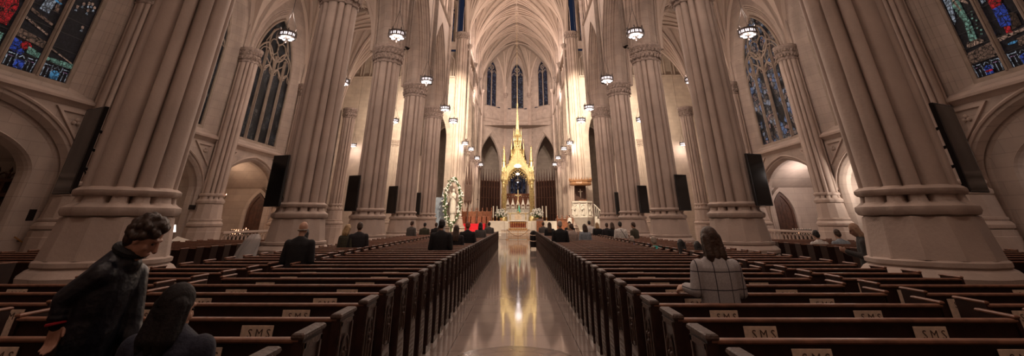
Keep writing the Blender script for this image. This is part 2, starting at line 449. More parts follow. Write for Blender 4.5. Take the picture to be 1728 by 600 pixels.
def shape(mb, pts, key, y):
    mb.mi = GKEYS.index(key); mb.poly([(a, y, b) for a, b in pts]); mb.mi = 0
def oval(cx, cz, rx, rz, n=12, rot=0.0):
    return [(cx + rx*math.cos(2*PI*k/n)*math.cos(rot) - rz*math.sin(2*PI*k/n)*math.sin(rot), cz + rx*math.cos(2*PI*k/n)*math.sin(rot) + rz*math.sin(2*PI*k/n)*math.cos(rot)) for k in range(n)]
def socle(mb, w, z, y, badge='blue', gem=None):
    """painted architectural base panel: pale lines around a coloured badge"""
    for k in range(7):
        x = -w + 0.08 + (2*w-0.16)*k/6
        shape(mb, [(x-.012, z+.05), (x+.012, z+.05), (x+.012, z+.36), (x-.012, z+.36)], 'white', y)
    for a, b in ((-w+.05, -.16), (.16, w-.05)):
        shape(mb, [(a, z+.44), (b, z+.44), (b, z+.47), (a, z+.47)], 'white', y)
        shape(mb, [(a+.05, z+.36), (b-.05, z+.36), (b-.05, z+.38), (a+.05, z+.38)], 'pink', y)
        shape(mb, [(a, z+.24), (a+.02, z+.24), (a+.02, z+.50), (a, z+.50)], 'white', y)
        shape(mb, [(b-.02, z+.24), (b, z+.24), (b, z+.50), (b-.02, z+.50)], 'white', y)
    shape(mb, [(-.15, z+.06), (.15, z+.06), (.15, z+.30), (0, z+.36), (-.15, z+.30)], badge, y)
    if gem: shape(mb, [(-.12, z+.14), (.12, z+.14), (.12, z+.20), (-.12, z+.20)], gem, y-.002)
    shape(mb, [(-.10, z+.40), (0, z+.50), (.10, z+.40), (.07, z+.39), (0, z+.46), (-.07, z+.39)], 'white', y)
# which picture each light of the four nearest windows carries (s runs left to right for someone facing the window)
def picture(mb, kind, w, y):
    z = WIN_Z0
    if kind == 'angel':
        shape(mb, [(-w+.02, z+.55), (w-.02, z+.55), (w-.05, z+1.05), (-w+.02, z+.95)], 'tan', y)
        for q in (-.18, 0, .16): shape(mb, oval(q-.02, z+1.18, .13, .08), 'skin', y-.001)
        shape(mb, oval(-.05, z+1.25, .28, .07), 'tan', y-.0005)
        shape(mb, [(-.16, z+1.3), (.10, z+1.3), (.16, z+1.9), (.12, z+2.5), (.17, z+3.05), (-.12, z+3.1), (-.17, z+2.6), (-.05, z+2.0)], 'green', y-.002)
        shape(mb, [(-.38, z+2.05), (-.28, z+2.15), (-.12, z+2.9), (-.20, z+3.3), (-.36, z+3.1)], 'white', y-.003)
        shape(mb, [(.12, z+2.75), (.36, z+2.50), (.38, z+2.56), (.16, z+2.95)], 'skin', y-.003)
        shape(mb, [(-.10, z+2.85), (.02, z+2.40), (.06, z+2.42), (-.02, z+2.95)], 'skin', y-.004)
        shape(mb, oval(.02, z+3.25, .10, .13), 'skin', y-.003)
        for q in range(8): shape(mb, oval(.30+.05*math.sin(q*2.1), z+1.4+.12*q, .04, .035, 6), 'green', y-.002)
        for q in range(14): shape(mb, oval(-.36+.05*(q % 3), z+2.75+.08*q, .03, .03, 4), 'cyan', y-.001)
    elif kind == 'kneeler':
        shape(mb, [(-w+.02, z+.95), (w-.02, z+1.02), (w-.02, z+1.12), (-w+.02, z+1.08)], 'skin', y)
        shape(mb, [(-.02, z+.60), (w-.03, z+.66), (w-.03, z+.90), (.02, z+.86)], 'tan', y)
        shape(mb, oval(-.12, z+.78, .16, .04), 'cyan', y-.001)
        shape(mb, [(-.16, z+1.1), (.02, z+1.08), (.02, z+1.35), (-.14, z+1.35)], 'red', y-.001)
        shape(mb, [(-.22, z+1.35), (.08, z+1.30), (.20, z+1.7), (.16, z+2.05), (-.20, z+2.0)], 'blue', y-.002)
        shape(mb, [(-.20, z+2.0), (.15, z+2.03), (.22, z+2.4), (.05, z+2.65), (-.22, z+2.5)], 'red', y-.003)
        shape(mb, oval(.02, z+2.75, .10, .13), 'skin', y-.003)
        shape(mb, [(.02, z+1.15), (.33, z+1.2), (.36, z+1.6), (.2, z+1.7)], 'brown', y-.001)
        shape(mb, [(-.40, z+2.30), (-.26, z+2.34), (-.24, z+2.52), (-.40, z+2.50)], 'white', y-.001)
    elif kind == 'boats':
        shape(mb, [(-w+.05, z+.56), (-.08, z+.50), (.0, z+.58), (-.22, z+.9), (-w+.05, z+.95)], 'blue', y)
        shape(mb, oval(-.05, z+.82, .17, .13), 'red', y-.001)
        shape(mb, [(.05, z+.62), (w-.04, z+.56), (w-.04, z+.74), (.02, z+.84)], 'green', y-.0015)
        shape(mb, [(-w+.04, z+1.02), (w-.04, z+.92), (w-.04, z+1.16), (-w+.04, z+1.30)], 'tan', y)
        shape(mb, [(-w+.06, z+1.62), (w-.1, z+1.36), (w-.1, z+1.42), (-w+.06, z+1.70)], 'skin', y)
        shape(mb, [(-w+.06, z+1.92), (w-.1, z+1.72), (w-.1, z+1.80), (-w+.06, z+2.04)], 'tan', y)
        shape(mb, [(-.20, z+2.1), (.12, z+2.05), (.20, z+2.9), (.05, z+3.2), (-.12, z+2.8)], 'white', y)
        for q in range(3): shape(mb, [(-.14+.09*q, z+2.08), (-.12+.09*q, z+2.08), (-.06+.08*q, z+2.9), (-.08+.08*q, z+2.9)], 'lead', y-.002)
        shape(mb, oval(-.32, z+2.75, .07, .32, 10, .25), 'pink', y)
        shape(mb, [(.22, z+2.2), (.37, z+2.24), (.30, z+2.8), (.2, z+2.6)], 'tan', y)
        shape(mb, [(.10, z+2.55), (.36, z+2.50), (.36, z+2.56), (.10, z+2.62)], 'cyan', y-.001)
    elif kind == 'crowd':
        shape(mb, [(-w+.04, z+.60), (w-.04, z+.55), (w-.04, z+.75), (-w+.04, z+.72)], 'green', y)
        shape(mb, [(-w+.04, z+.98), (w-.1, z+.74), (w-.1, z+.78), (-w+.04, z+1.03)], 'skin', y)
        for q, (a, b) in enumerate(((.05, 3.0), (.17, 3.05), (.30, 2.95), (-.12, 2.9), (.0, 3.3), (-.28, 2.7), (.12, 2.75), (.20, 2.1), (-.2, 3.5))):
            shape(mb, oval(a, z+b, .055, .07, 8), 'skin', y-.001)
            shape(mb, [(a-.05, z+b-.16), (a+.05, z+b-.16), (a+.02, z+b-.07), (a-.02, z+b-.07)], 'white', y-.0015)
    elif kind == 'cardinal':
        shape(mb, [(-w+.03, z+.55), (w-.1, z+.55), (w-.1, z+.95), (-w+.03, z+.95)], 'green', y)
        for q in range(4): shape(mb, [(-.36, z+.60+.09*q), (.2, z+.58+.09*q), (.2, z+.60+.09*q), (-.36, z+.62+.09*q)], 'lead', y-.001)
        shape(mb, [(-.36, z+1.25), (.34, z+1.2), (.38, z+1.9), (.20, z+2.35), (-.20, z+2.35), (-.36, z+1.9)], 'red', y)
        for a in (-.2, -.02, .16): shape(mb, [(a, z+1.3), (a+.02, z+1.3), (a+.05, z+2.2), (a+.035, z+2.2)], 'lead', y-.001)
        shape(mb, oval(.04, z+2.52, .24, .17), 'white', y-.002)
        shape(mb, [(-.2, z+2.50), (.28, z+2.56), (.28, z+2.59), (-.2, z+2.53)], 'lead', y-.003)
WN = [0]
def window(x, y, rz, w, z0, zs, h, nl, gm, label, depth=0.85, pics=None, bar=0.085, circles=True):
    """traceried window: frame, mullions and tracery are the window's own mesh, each light's glass is a part"""
    WN[0] += 1
    T = frame(x, y, rz)
    fr = MB(T)
    arch_tube(fr, arch(w, zs, h, -0.04, z0, 12), bar*1.1, depth)
    fr.box(-w, w, depth-.1, depth+.1, z0-.12, z0+.03)
    pitch = 2*w/nl
    sub = zs - 0.1
    for k in range(1, nl):
        xx = -w + k*pitch
        hh = zs + (h*0.30 if nl > 2 else h*0.2)
        fr.tube([(xx, depth, z0), (xx, depth, hh)], bar if (nl % 2 or k != nl//2) else bar*1.25, 8)
        fr.tube([(xx, depth-.1, z0), (xx, depth-.1, hh)], bar*0.5, 6)
    hw = pitch/2
    for k in range(nl):
        xx = -w + (k+.5)*pitch
        arch_tube(fr, arch(hw, sub-hw*0.6, hw*1.5, -0.02, None, 5), bar*0.55, depth, xx)
        for q in (-1, 1): fr.tube([(xx+q*hw*.9, depth, sub-hw*.1), (xx+q*hw*.35, depth, sub+hw*.15), (xx+q*hw*.25, depth, sub+hw*.55)], bar*.35, 5)
    if circles and nl >= 4:
        for q in (-1, 1):
            arch_tube(fr, arch(w/2, zs, w*0.75, 0, None, 7), bar*.7, depth, q*w/2)
            for rr in (0.30,):
                fr.tube([(q*w*.5 + w*rr*math.cos(a*PI/8), depth, zs + w*.30 + w*rr*math.sin(a*PI/8)) for a in range(17)], bar*.5, 5)
        R = w*.48; cz = zs + h*.50
        fr.tube([(R*math.cos(a*PI/12), depth, cz + R*math.sin(a*PI/12)) for a in range(25)], bar*.8, 6)
        for a in range(3):
            an = PI/2 + a*2*PI/3
            fr.tube([(R*.5*math.cos(an) + R*.46*math.cos(b*PI/8), depth, cz + R*.5*math.sin(an) + R*.46*math.sin(b*PI/8)) for b in range(17)], bar*.5, 5)
        for q in (-1, 1):
            fr.tube([(q*w*.05, depth, zs+h*.05), (q*w*.45, depth, zs+h*.2), (q*w*.62, depth, zs+h*.45), (q*w*.38, depth, zs+h*.7)], bar*.5, 5)
    elif circles:
        R = w*.36; cz = zs + h*.42
        fr.tube([(R*math.cos(a*PI/10), depth, cz + R*math.sin(a*PI/10)) for a in range(21)], bar*.7, 6)
        for a in range(4):
            fr.tube([(R*.5*math.cos(a*PI/2)+R*.42*math.cos(b*PI/6), depth, cz+R*.5*math.sin(a*PI/2)+R*.42*math.sin(b*PI/6)) for b in range(13)], bar*.4, 5)
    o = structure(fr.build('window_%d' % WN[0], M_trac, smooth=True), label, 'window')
    for k in range(nl):
        g = MB(T); xa = -w + k*pitch; xb = xa + pitch; xm = (xa+xb)/2
        g.T = T @ Matrix.Translation((xm, 0, 0))
        top = sub + hw*.6
        g.mi = len(GKEYS)
        g.poly([(-hw, depth+.03, z0), (hw, depth+.03, z0), (hw, depth+.03, top), (-hw, depth+.03, top)])
        g.mi = 0
        if pics:
            yy = depth - .01
            gw = hw - bar
            shape(g, [(-gw, z0), (gw, z0), (gw, z0+3.6), (-gw, z0+3.6)], 'dark', depth+.02)
            if pics[k]:
                if nl == 4 and w > 2:
                    picture(g, pics[k], gw, yy); 
                    badge, gem = (('cyan', None) if pics[k] in ('crowd',) else ('blue', 'red' if pics[k] == 'angel' else None))
                    socle(g, gw, z0+.02, yy-.003, badge, gem)
            for zz in [z0+.55*j for j in range(1, 9)]:
                shape(g, [(-gw, zz), (gw, zz), (gw, zz+.02), (-gw, zz+.02)], 'lead', yy-.006)
        g.build('glass_pane', GMATS + [gm], o)
    # glass of the tracery head
    g = MB(T); c = arch(w, zs, h, 0, None, 12)
    g.mi = len(GKEYS); g.poly([(a, depth+.04, b) for a, b in c]); g.poly([(-w, depth+.04, sub+hw*.55), (w, depth+.04, sub+hw*.55), (w, depth+.04, zs), (-w, depth+.04, zs)])
    g.build('tracery_glass', GMATS + [gm], o)
    return o
for s in (-1, 1):
    for i, yc in enumerate(BAYC):
        sd = 'left' if s < 0 else 'right'
        gm = (G_left if s < 0 else G_right) if i == 0 else (G_midl if s < 0 else G_mid)
        # local x runs away from the camera on the left wall and towards it on the right
        pics = None
        if i == 0: pics = ['cardinal', 'cardinal', 'boats', 'crowd'] if s < 0 else ['angel', 'kneeler', 'kneeler', 'kneeler']
        which = ['nearest the camera', 'second from the camera', 'third from the camera, under its own aisle lantern', 'farthest one of the nave'][i]
        window(s*WX, yc, PI/2 if s < 0 else -PI/2, WIN_W, WIN_Z0, WIN_ZS, WIN_H, 4, gm,
               'tall four-light stained glass window in the %s aisle wall, %s' % (sd, which), 0.30, pics)
# ------------------------------------------------------------------ clustered pillars
def lobe_fn(lobes, rmin):
    def r(phi):
        best = rmin
        for a, d, rad in lobes:
            q = rad*rad - (d*math.sin(phi-a))**2
            if q > 0:
                v = d*math.cos(phi-a) + math.sqrt(q)
                if math.cos(phi-a) > 0 and v > best: best = v
        return best
    return r
LOBES = [(k*PI/2, 0.60, 0.345) for k in range(4)] + [(PI/4 + k*PI/2 + e*0.262, 0.735, 0.195) for k in range(4) for e in (-1, 1)]
_RF0 = lobe_fn(LOBES, 0.70)
NOTCH = [(k*PI/2 + e*0.335, .15, .045) for k in range(4) for e in (-1, 1)] + [(PI/4 + k*PI/2, .13, .045) for k in range(4)]
def RF(phi):
    r = _RF0(phi)
    for a, d, w in NOTCH:
        q = (phi - a + PI) % (2*PI) - PI
        if abs(q) < .2: r -= d*math.exp(-(q/w)**2)
    return r
def ring(fn, z, sc=1.0, add=0.0, n=176, blend=1.0, base=0.9):
    out = []
    for k in range(n):
        p = 2*PI*k/n
        r = (fn(p)*blend + base*(1-blend))*sc + add
        out.append((r*math.cos(p), r*math.sin(p), z))
    return out
def poly_ring(z, r, n=176, sides=12, rot=0.0):
    rot = PI/12 if sides == 12 else rot
    out = []
    for k in range(n):
        p = 2*PI*k/n + rot; a = 2*PI/sides
        q = (p % a) - a/2
        rr = r*math.cos(a/2)/math.cos(q)
        out.append((rr*math.cos(p-rot), rr*math.sin(p-rot), z))
    return out
def smooth_lobe(f):
    return lambda p: sum(f(p+e) for e in (-.12, -.06, 0, .06, .12))/5
RS = smooth_lobe(RF)
def capital(mb, z0, z1, sc, R, rows=2):
    """foliate capital: bell with leaf knobs in rows under a moulded abacus"""
    h = z1-z0
    prof = [(0, .02, 1), (.03, .10, 1), (.07, .10, 1), (.10, .02, 1), (.30, .03, .9), (.50, .10, .7), (.52, .04, .7), (.78, .12, .5), (.83, .22, .35), (.90, .24, .3), (.94, .19, .3), (1.0, .24, .3)]
    mb.loft([ring(RS, z0+h*t, sc, a*sc, 80, b, .9) for t, a, b in prof], False, True)
    for row in range(rows):
        zc = z0 + h*(.30 + .34*row)
        n = 22
        for k in range(n):
            p = 2*PI*(k + .5*(row % 2))/n
            r = RS(p)*sc*(0.75) + .9*sc*.25 + .10*sc
            c = (r*math.cos(p), r*math.sin(p), zc)
            mb.blob(c, .115*sc, 6, 3, rz=.16*sc)
            c2 = ((r+.07*sc)*math.cos(p+.07), (r+.07*sc)*math.sin(p+.07), zc+.12*sc)
            mb.blob(c2, .075*sc, 5, 3)
            c3 = ((r+.05*sc)*math.cos(p-.09), (r+.05*sc)*math.sin(p-.09), zc-.10*sc)
            mb.blob(c3, .06*sc, 5, 3)
def pillar(loc, label, group, sc=.78, zcap=(9.75, 10.75), name='clustered_pillar', zb=2.16, kb=1.0):
    t = thing(name, loc, label, 'pillar', group); t['kind'] = 'structure'
    a = MB()
    z = zb
    # faceted plinth on stepped mouldings
    K = kb*.92
    a.loft([poly_ring(0, 1.22*K), poly_ring(z-1.52, 1.20*K), poly_ring(z-1.50, 1.17*K), poly_ring(z-1.34, 1.17*K), poly_ring(z-1.32, 1.12*K),
            ring(RS, z-1.32, K*.35, .72*K), ring(RS, z-1.27, K*.35, .84*K), ring(RS, z-1.18, K*.35, .86*K), ring(RS, z-1.10, K*.35, .78*K), ring(RS, z-1.06, K*.35, .70*K), ring(RS, z-1.03, K*.35, .74*K), ring(RS, z-.97, K*.35, .74*K), ring(RS, z-.95, K*.35, .68*K),
            poly_ring(z-0.945, 1.0*K), poly_ring(z-0.31, .90*K), poly_ring(z-.29, .86*K)], False, True)
    a.build('plinth', M_stone, t, smooth=False)
    b = MB()
    BL = .62
    b.loft([ring(RS, z-.30, sc, .05*sc, blend=BL), ring(RS, z-.27, sc, .19*sc, blend=BL), ring(RS, z-.21, sc, .235*sc, blend=BL), ring(RS, z-.14, sc, .225*sc, blend=BL), ring(RS, z-.10, sc, .14*sc, blend=BL), ring(RF, z-.06, sc, .06*sc, blend=.9), ring(RF, z+.04, sc, .03*sc), ring(RS, z+.05, sc, .10*sc, blend=BL), ring(RS, z+.09, sc, .14*sc, blend=BL), ring(RS, z+.14, sc, .14*sc, blend=BL), ring(RS, z+.17, sc, .09*sc, blend=BL), ring(RF, z+.20, sc, 0)], True, True)
    b.build('base_moulding', M_stone, t, smooth=True)
    c = MB()
    c.loft([ring(RF, z+.20, sc), ring(RF, 4.3, sc), ring(RF, 4.32, sc*.995), ring(RF, 6.6, sc*.99), ring(RF, zcap[0]+.02, sc*.985)], False, False)
    c.build('shaft', M_stone, t, smooth=True)
    d = MB(); capital(d, zcap[0], zcap[1], sc, sc)
    d.build('capital', M_cap, t, smooth='all')
    return t
ORD = ['nearest the camera', 'second from the camera', 'third from the camera', 'fourth from the camera', 'last before the crossing']
P0 = None
PIL = {}
for s in (-1, 1):
    for i, Y in enumerate(PY):
        lab = 'grey-beige clustered stone pillar of the nave, %s side, %s' % ('left' if s < 0 else 'right', ORD[i])
        if P0 is None: P0 = pillar((s*PX, Y, 0), lab, 'nave pillars')
        else: copy_tree(P0, (s*PX, Y, 0), 0, lab)

# crossing piers and choir pillars
RFC = None
def copy_scaled(o, loc, label, group, k):
    c = copy_tree(o, loc, 0, label, group); return c
for s in (-1, 1):
    sd = 'left' if s < 0 else 'right'
    big = pillar((s*PX, CROSS, 0.0), 'tall floodlit crossing pier rising to the high capital, %s side' % sd, 'crossing piers', .88, (23.7, 24.7), 'crossing_pier', 2.3, 1.25) if s < 0 else copy_tree(big, (s*PX, CROSS, 0), 0, 'tall floodlit crossing pier rising to the high capital, right side')
    for i, Y in enumerate(CHOIR):
        copy_tree(P0, (s*PX, Y, 0), 0, 'pale clustered pillar of the choir, %s side, %s behind the crossing pier' % (sd, ['first', 'second', 'third'][i]), 'choir pillars')

# aisle wall piers (half columns)
W0 = None
for s in (-1, 1):
    sd = 'left' if s < 0 else 'right'
    for i, Y in enumerate(PY):
        lab = 'slim clustered half column against the %s aisle wall, %s' % (sd, ['level with the nearest pillar', 'level with the second pillar', 'level with the third pillar', 'level with the fourth pillar', 'at the transept corner'][i])
        x = s*(WX-0.35) if i < 4 else s*14.6
        if W0 is None:
            W0 = pillar((x, Y, 0), lab, 'aisle half columns', 0.55, (9.85, 10.7), 'wall_column', 2.85, .72)
        else: copy_tree(W0, (x, Y, 0), 0, lab)
    for Y, x, nm in ((CROSS, 14.9, 'at the far side of the transept'), (60.4, 15.0, 'first behind the transept'), (67.5, 15.0, 'second behind the transept')):
        copy_tree(W0, (s*x, Y, 0), 0, 'slim clustered column of the %s choir aisle, %s' % (sd, nm), 'choir aisle columns')

# ------------------------------------------------------------------ arcade walls above the pillars
ZS = 10.7; AH = 5.75; AW = 2.70
ORDERS = [(-.95, .80), (-.93, .72), (-.84, .74), (-.80, .60), (-.72, .56), (-.70, .60), (-.62, .46), (-.52, .42), (-.48, .30), (-.38, .30), (-.34, .16), (-.22, .16), (-.18, .04), (-.06, 0), (.06, 0), (.18, .04), (.22, .16), (.34, .16), (.38, .30), (.48, .30), (.52, .42), (.62, .46), (.70, .60), (.72, .56), (.80, .60), (.84, .74), (.93, .72), (.95, .80)]
def arcade(side, bays, nm, w=AW, h=AH, ztop=34.0, gallery=True, clere=False):
    mb = MB()
    for y0, y1 in bays:
        yc = (y0+y1)/2; L = (y1-y0)/2; ww = L - 0.85
        mb.T = frame(side*PX, yc, PI/2 if side < 0 else -PI/2)   # local y runs towards the aisle
        A = lambda off, ww=ww: arch(ww, ZS, h, off, ZS, 11)
        arch_loft(mb, [(y, A(o)) for y, o in ORDERS])
        wall_with_hole(mb, -L, L, ZS, 18.6, A(ORDERS[0][1]), -.95)
        wall_with_hole(mb, -L, L, ZS, 18.6, A(ORDERS[-1][1]), .95)
        # gallery recess
        mb.poly([(-L, -.95, 18.6), (L, -.95, 18.6), (L, -.2, 18.6), (-L, -.2, 18.6)])
        mb.poly([(-L, -.2, 18.6), (L, -.2, 18.6), (L, -.2, 22.3), (-L, -.2, 22.3)])
        mb.poly([(-L, -.95, 22.3), (L, -.95, 22.3), (L, -.2, 22.3), (-L, -.2, 22.3)])
        if clere:
            win = lambda off, z0=23.6: arch(1.9, 28.0, 3.0, off, z0, 8)
            wall_with_hole(mb, -L, L, 22.3, ztop, win(.5, 23.4), -.95)
            arch_loft(mb, [(-.95, win(.5, 23.4)), (-.8, win(.35, 23.5)), (-.6, win(.3)), (-.3, win(0)), (.2, win(0))])
            mb.poly([(-1.9, .25, 23.6), (1.9, .25, 23.6), (1.9, .25, 31.2), (-1.9, .25, 31.2)])
        else:
            mb.poly([(-L, -.95, 22.3), (L, -.95, 22.3), (L, -.95, ztop), (-L, -.95, ztop)])
        # back of wall above the aisle vault
        # blind gallery arches with little shafts
        for k in range(5):
            xx = -L + 2*L*(k+.5)/5; hw = L/5
            arch_tube(mb, arch(hw*.86, 20.6, hw*1.3, 0, 18.7, 5), .07, -.80, xx)
        for z in (18.55, 22.35):
            mb.loft([[(x, y, q) for y, q in ((-.95, z-.12), (-1.05, z-.08), (-1.12, z+.02), (-1.02, z+.08), (-.95, z+.12))] for x in (-L, L)], closed=False)
        # vaulting shafts above each pillar
        for e in (-.17, 0, .17):
            mb.tube([(-L+e, -1.02-.09*(e == 0), ZS+.1), (-L+e, -1.02-.09*(e == 0), 23.2)], .10, 8)
            mb.tube([(L+e, -1.02-.09*(e == 0), ZS+.1), (L+e, -1.02-.09*(e == 0), 23.2)], .10, 8)
        mb.lathe([(.16, -.35), (.28, -.15), (.24, -.1), (.38, .1), (.36, .2)], 8, L-.0, -1.08, 22.9)
        mb.lathe([(.16, -.35), (.28, -.15), (.24, -.1), (.38, .1), (.36, .2)], 8, -L+.0, -1.08, 22.9)
    return structure(mb.build(nm, M_wall, smooth=True), 'pale stone arcade wall with moulded pointed arches, ' + nm.replace('_', ' '), 'wall')
NB = [(1.5, 8.6)] + [(PY[i], PY[i+1]) for i in range(4)]
CB = [(CROSS, 60.4), (60.4, 67.5), (67.5, 74.6)]
for s in (-1, 1):
    sd = 'left' if s < 0 else 'right'
    arcade(s, NB, 'wall_nave_arcade_' + sd)
    arcade(s, CB, 'wall_choir_arcade_' + sd, clere=True)

# ------------------------------------------------------------------ vaults
def pp(u, k=2.1):
    """pointed profile: 0 at u=1, 1 at u=0"""
    w = 1.0; h = k/1.0*0.62
    r = (h*h+w*w)/(2*w) if h > w else None
    if r:
        c = w - r; return math.sqrt(max(0, r*r-(u-c)**2))/h
    return (1-u*u)**0.5*.82 + (1-u)*.18
def vault(x0, x1, y0, y1, zs, H, name, label, ribs=2, n=20, rr=.10, wall_ribs=True, boss=True, target=None, kx=2.1, ky=2.1, wr=1.8):
    xc, yc = (x0+x1)/2, (y0+y1)/2; W, D = (x1-x0)/2, (y1-y0)/2
    def zf(x, y):
        u = min(1, abs(x-xc)/W); v = min(1, abs(y-yc)/D)
        return zs + H*max(pp(u, kx), pp(v, ky))
    mb = MB()
    # denser sampling near the springing
    def samp(a, b):
        return [a + (b-a)*(0.5 - 0.5*math.cos(PI*k/n)) for k in range(n+1)]
    X = samp(x0, x1); Y = samp(y0, y1)
    i0 = mb.add([(x, y, zf(x, y)) for y in Y for x in X]); m = n+1
    for j in range(n):
        for i in range(n): mb.face((i0+j*m+i, i0+j*m+i+1, i0+(j+1)*m+i+1, i0+(j+1)*m+i))
    o = structure(mb.build(name, M_vault, smooth='all'), label, 'ceiling')
    if ribs >= 0:
        rb = MB()
        def rib(a, b, r):
            P = []
            for k in range(13):
                t = (1-math.cos(PI*k/12))/2 if k < 13 else 1
                x = a[0]+(b[0]-a[0])*t; y = a[1]+(b[1]-a[1])*t
                P.append((x, y, zf(x, y) - r*.8))
            rb.tube(P, r, 5)
        tgt = [(xc, yc)]
        for q in range(1, ribs+1):
            tgt.append(('x', q/(ribs+1))); tgt.append(('y', q/(ribs+1)))
        for cx_ in (x0, x1):
            for cy_ in (y0, y1):
                rib((cx_, cy_), (xc, yc), rr*1.25)
                for q in range(1, ribs+1):
                    f = q/(ribs+1)
                    rib((cx_, cy_), (xc, yc + (cy_-yc)*f), rr)
                    rib((cx_, cy_), (xc + (cx_-xc)*f, yc), rr)
        rb.tube([(xc, y0 + (y1-y0)*k/8, zs+H-rr*.4) for k in range(9)], rr, 5)
        rb.tube([(x0 + (x1-x0)*k/8, yc, zs+H-rr*.4) for k in range(9)], rr, 5)
        if wall_ribs:
            for yy in (y0, y1):
                rb.tube([(x, yy, zf(x, yy)-rr*.7) for x in samp(x0, x1)], rr*wr, 6)
            for xx in (x0, x1):
                rb.tube([(xx, y, zf(xx, y)-rr*.7) for y in samp(y0, y1)], rr*wr, 6)
        if boss:
            B = [(xc, yc)]
            for q in range(1, ribs+1):
                f = q/(ribs+1)
                for e in (-1, 1): B += [(xc, yc+e*D*f), (xc+e*W*f, yc)]
            for k, (bx_, by_) in enumerate(B):
                z = zf(bx_, by_)-.1; r = rr*(3.2 if k == 0 else 2.2)
                rb.blob((bx_, by_, z), r, 8, 4, rz=r*.6)
                for a in range(6): rb.blob((bx_+r*math.cos(a*PI/3), by_+r*math.sin(a*PI/3), z), r*.4, 5, 3)
        rb.build('vault_ribs', M_rib, o, smooth=True)
    return o
for s in (-1, 1):
    sd = 'left' if s < 0 else 'right'
    first = None
    for i, (a, b) in enumerate(NB):
        xa, xb = sorted((s*(PX+.9), s*(WX)))
        if first is None:
            first = vault(xa, xb, a, b, ZS, 6.3, 'ceiling', 'ribbed stone vault over the %s aisle of the nave' % sd, 3, 18, .105)
            first['group'] = 'aisle vaults ' + sd
        else:
            c = copy_tree(first, (0, a-NB[0][0], 0))
            if i: c['label'] = 'ribbed stone vault over the %s aisle, bay %s' % (sd, ['', 'beside the nearest pillar', 'beyond the second pillar', 'beyond the third pillar', 'next to the crossing'][i])
    # choir aisles
    first = None
    for i, (a, b) in enumerate(CB):
        xa, xb = sorted((s*(PX+.9), s*15.6))
        if first is None:
            vault(xa, xb, a, b, ZS, 6.3, 'ceiling', 'ribbed vault of the %s choir aisle next to the transept' % sd, 2, 16, .105)
            first = vault(xa, xb, CB[1][0], CB[1][1], ZS, 6.3, 'ceiling', 'ribbed vault of the %s choir aisle, middle bay' % sd, 2, 16, .105)
        elif i == 2: copy_tree(first, (0, BAY, 0), label='ribbed vault of the %s choir aisle, last bay' % sd)
# high vaults
HV = None
for i, (a, b) in enumerate(NB):
    if HV is None:
        HV = vault(-PX+.6, PX-.6, a, b, 23.2, 9.9, 'ceiling', 'high ribbed vault of the nave above the centre aisle', 0, 14, .12); HV['group'] = 'nave high vaults'
    else: copy_tree(HV, (0, a-NB[0][0], 0))
vault(-PX+.6, PX-.6, 37.0, CROSS, 23.2, 9.9, 'ceiling', 'high ribbed vault above the crossing', 3, 18, .16)
vault(-PX+.6, PX-.6, CROSS, 60.4, 23.2, 9.9, 'ceiling', 'high ribbed choir vault nearest the crossing', 3, 20, .15, wr=1.1)
CV = vault(-PX+.6, PX-.6, 60.4, 67.5, 23.2, 9.9, 'ceiling', 'high ribbed choir vault over the gilded canopy', 3, 20, .15, wr=1.1)
copy_tree(CV, (0, BAY, 0), label='high ribbed choir vault next to the apse')

# ------------------------------------------------------------------ transepts
for s in (-1, 1):
    sd = 'left' if s < 0 else 'right'
    # far wall of the transept (faces the camera), with the arch into the choir aisle
    mb = MB(frame(s*11.4, CROSS, 0))
    A = lambda off: arch(2.75, ZS, 5.2, off, 0, 10)
    wall_with_hole(mb, -3.2, 11 if s > 0 else 3.2, 0, 18.6, A(.7), -.5) if s > 0 else wall_with_hole(mb, -11, 3.2, 0, 18.6, A(.7), -.5)
    arch_loft(mb, [(y, A(o)) for y, o in ((-.5, .7), (-.48, .55), (-.36, .58), (-.3, .36), (-.2, .38), (-.12, .15), (0, 0), (.3, 0), (.5, .5))])
    x0, x1 = (-3.4, 11) if s > 0 else (-11, 3.4)
    mb.poly([(x0, .3, 18.6), (x1, .3, 18.6), (x1, .3, 22.3), (x0, .3, 22.3)])
    mb.poly([(x0, -.5, 18.6), (x1, -.5, 18.6), (x1, .3, 18.6), (x0, .3, 18.6)])
    for k in range(12):
        arch_tube(mb, arch(.42, 20.7, .7, 0, 18.6, 4), .08, -.4, x0 + .6 + 1.2*k)
    W_ = lambda off: arch(.45, 28, 1.5, off, 23.4, 8)
    wall_with_hole(mb, x0, x1, 22.3, 34, W_(.25), -.5, -s*2.5)
    arch_loft(mb, [(-.5, W_(.25)), (-.3, W_(.15)), (.1, W_(0)), (.4, W_(0))], -s*2.5)
    for z in (18.5, 22.35): mb.box(x0, x1, -.68, -.5, z-.1, z+.1)
    structure(mb.build('wall_transept_far_' + sd, M_wall, smooth=True), 'brightly floodlit far wall of the %s transept' % sd, 'wall')
    window(s*8.9, CROSS, 0, .45, 23.4, 28, 1.5, 1, G_blue, 'blue clerestory window in the far wall of the %s transept' % sd, .1)
    # end wall and the near wall stub
    mb = MB()
    mb.poly([(s*22, 37, 0), (s*22, CROSS, 0), (s*22, CROSS, 34), (s*22, 37, 34)])
    mb.poly([(s*WX, 37.6, 0), (s*22, 37.6, 0), (s*22, 37.6, 34), (s*WX, 37.6, 34)])
    mb.poly([(s*(PX+.9), 37.0, 17), (s*22, 37.0, 17), (s*22, 37.0, 34), (s*(PX+.9), 37.0, 34)])
    mb.poly([(s*6.7, 37, 33.1), (s*22, 37, 33.1), (s*22, CROSS, 33.1), (s*6.7, CROSS, 33.1)])
    # choir aisle outer wall
    mb.poly([(s*15.7, CROSS, 0), (s*15.7, 96, 0), (s*15.7, 96, 18), (s*15.7, CROSS, 18)])
    structure(mb.build('wall_transept_' + sd, M_wall), 'stone end walls of the %s transept and choir aisle' % sd, 'wall')
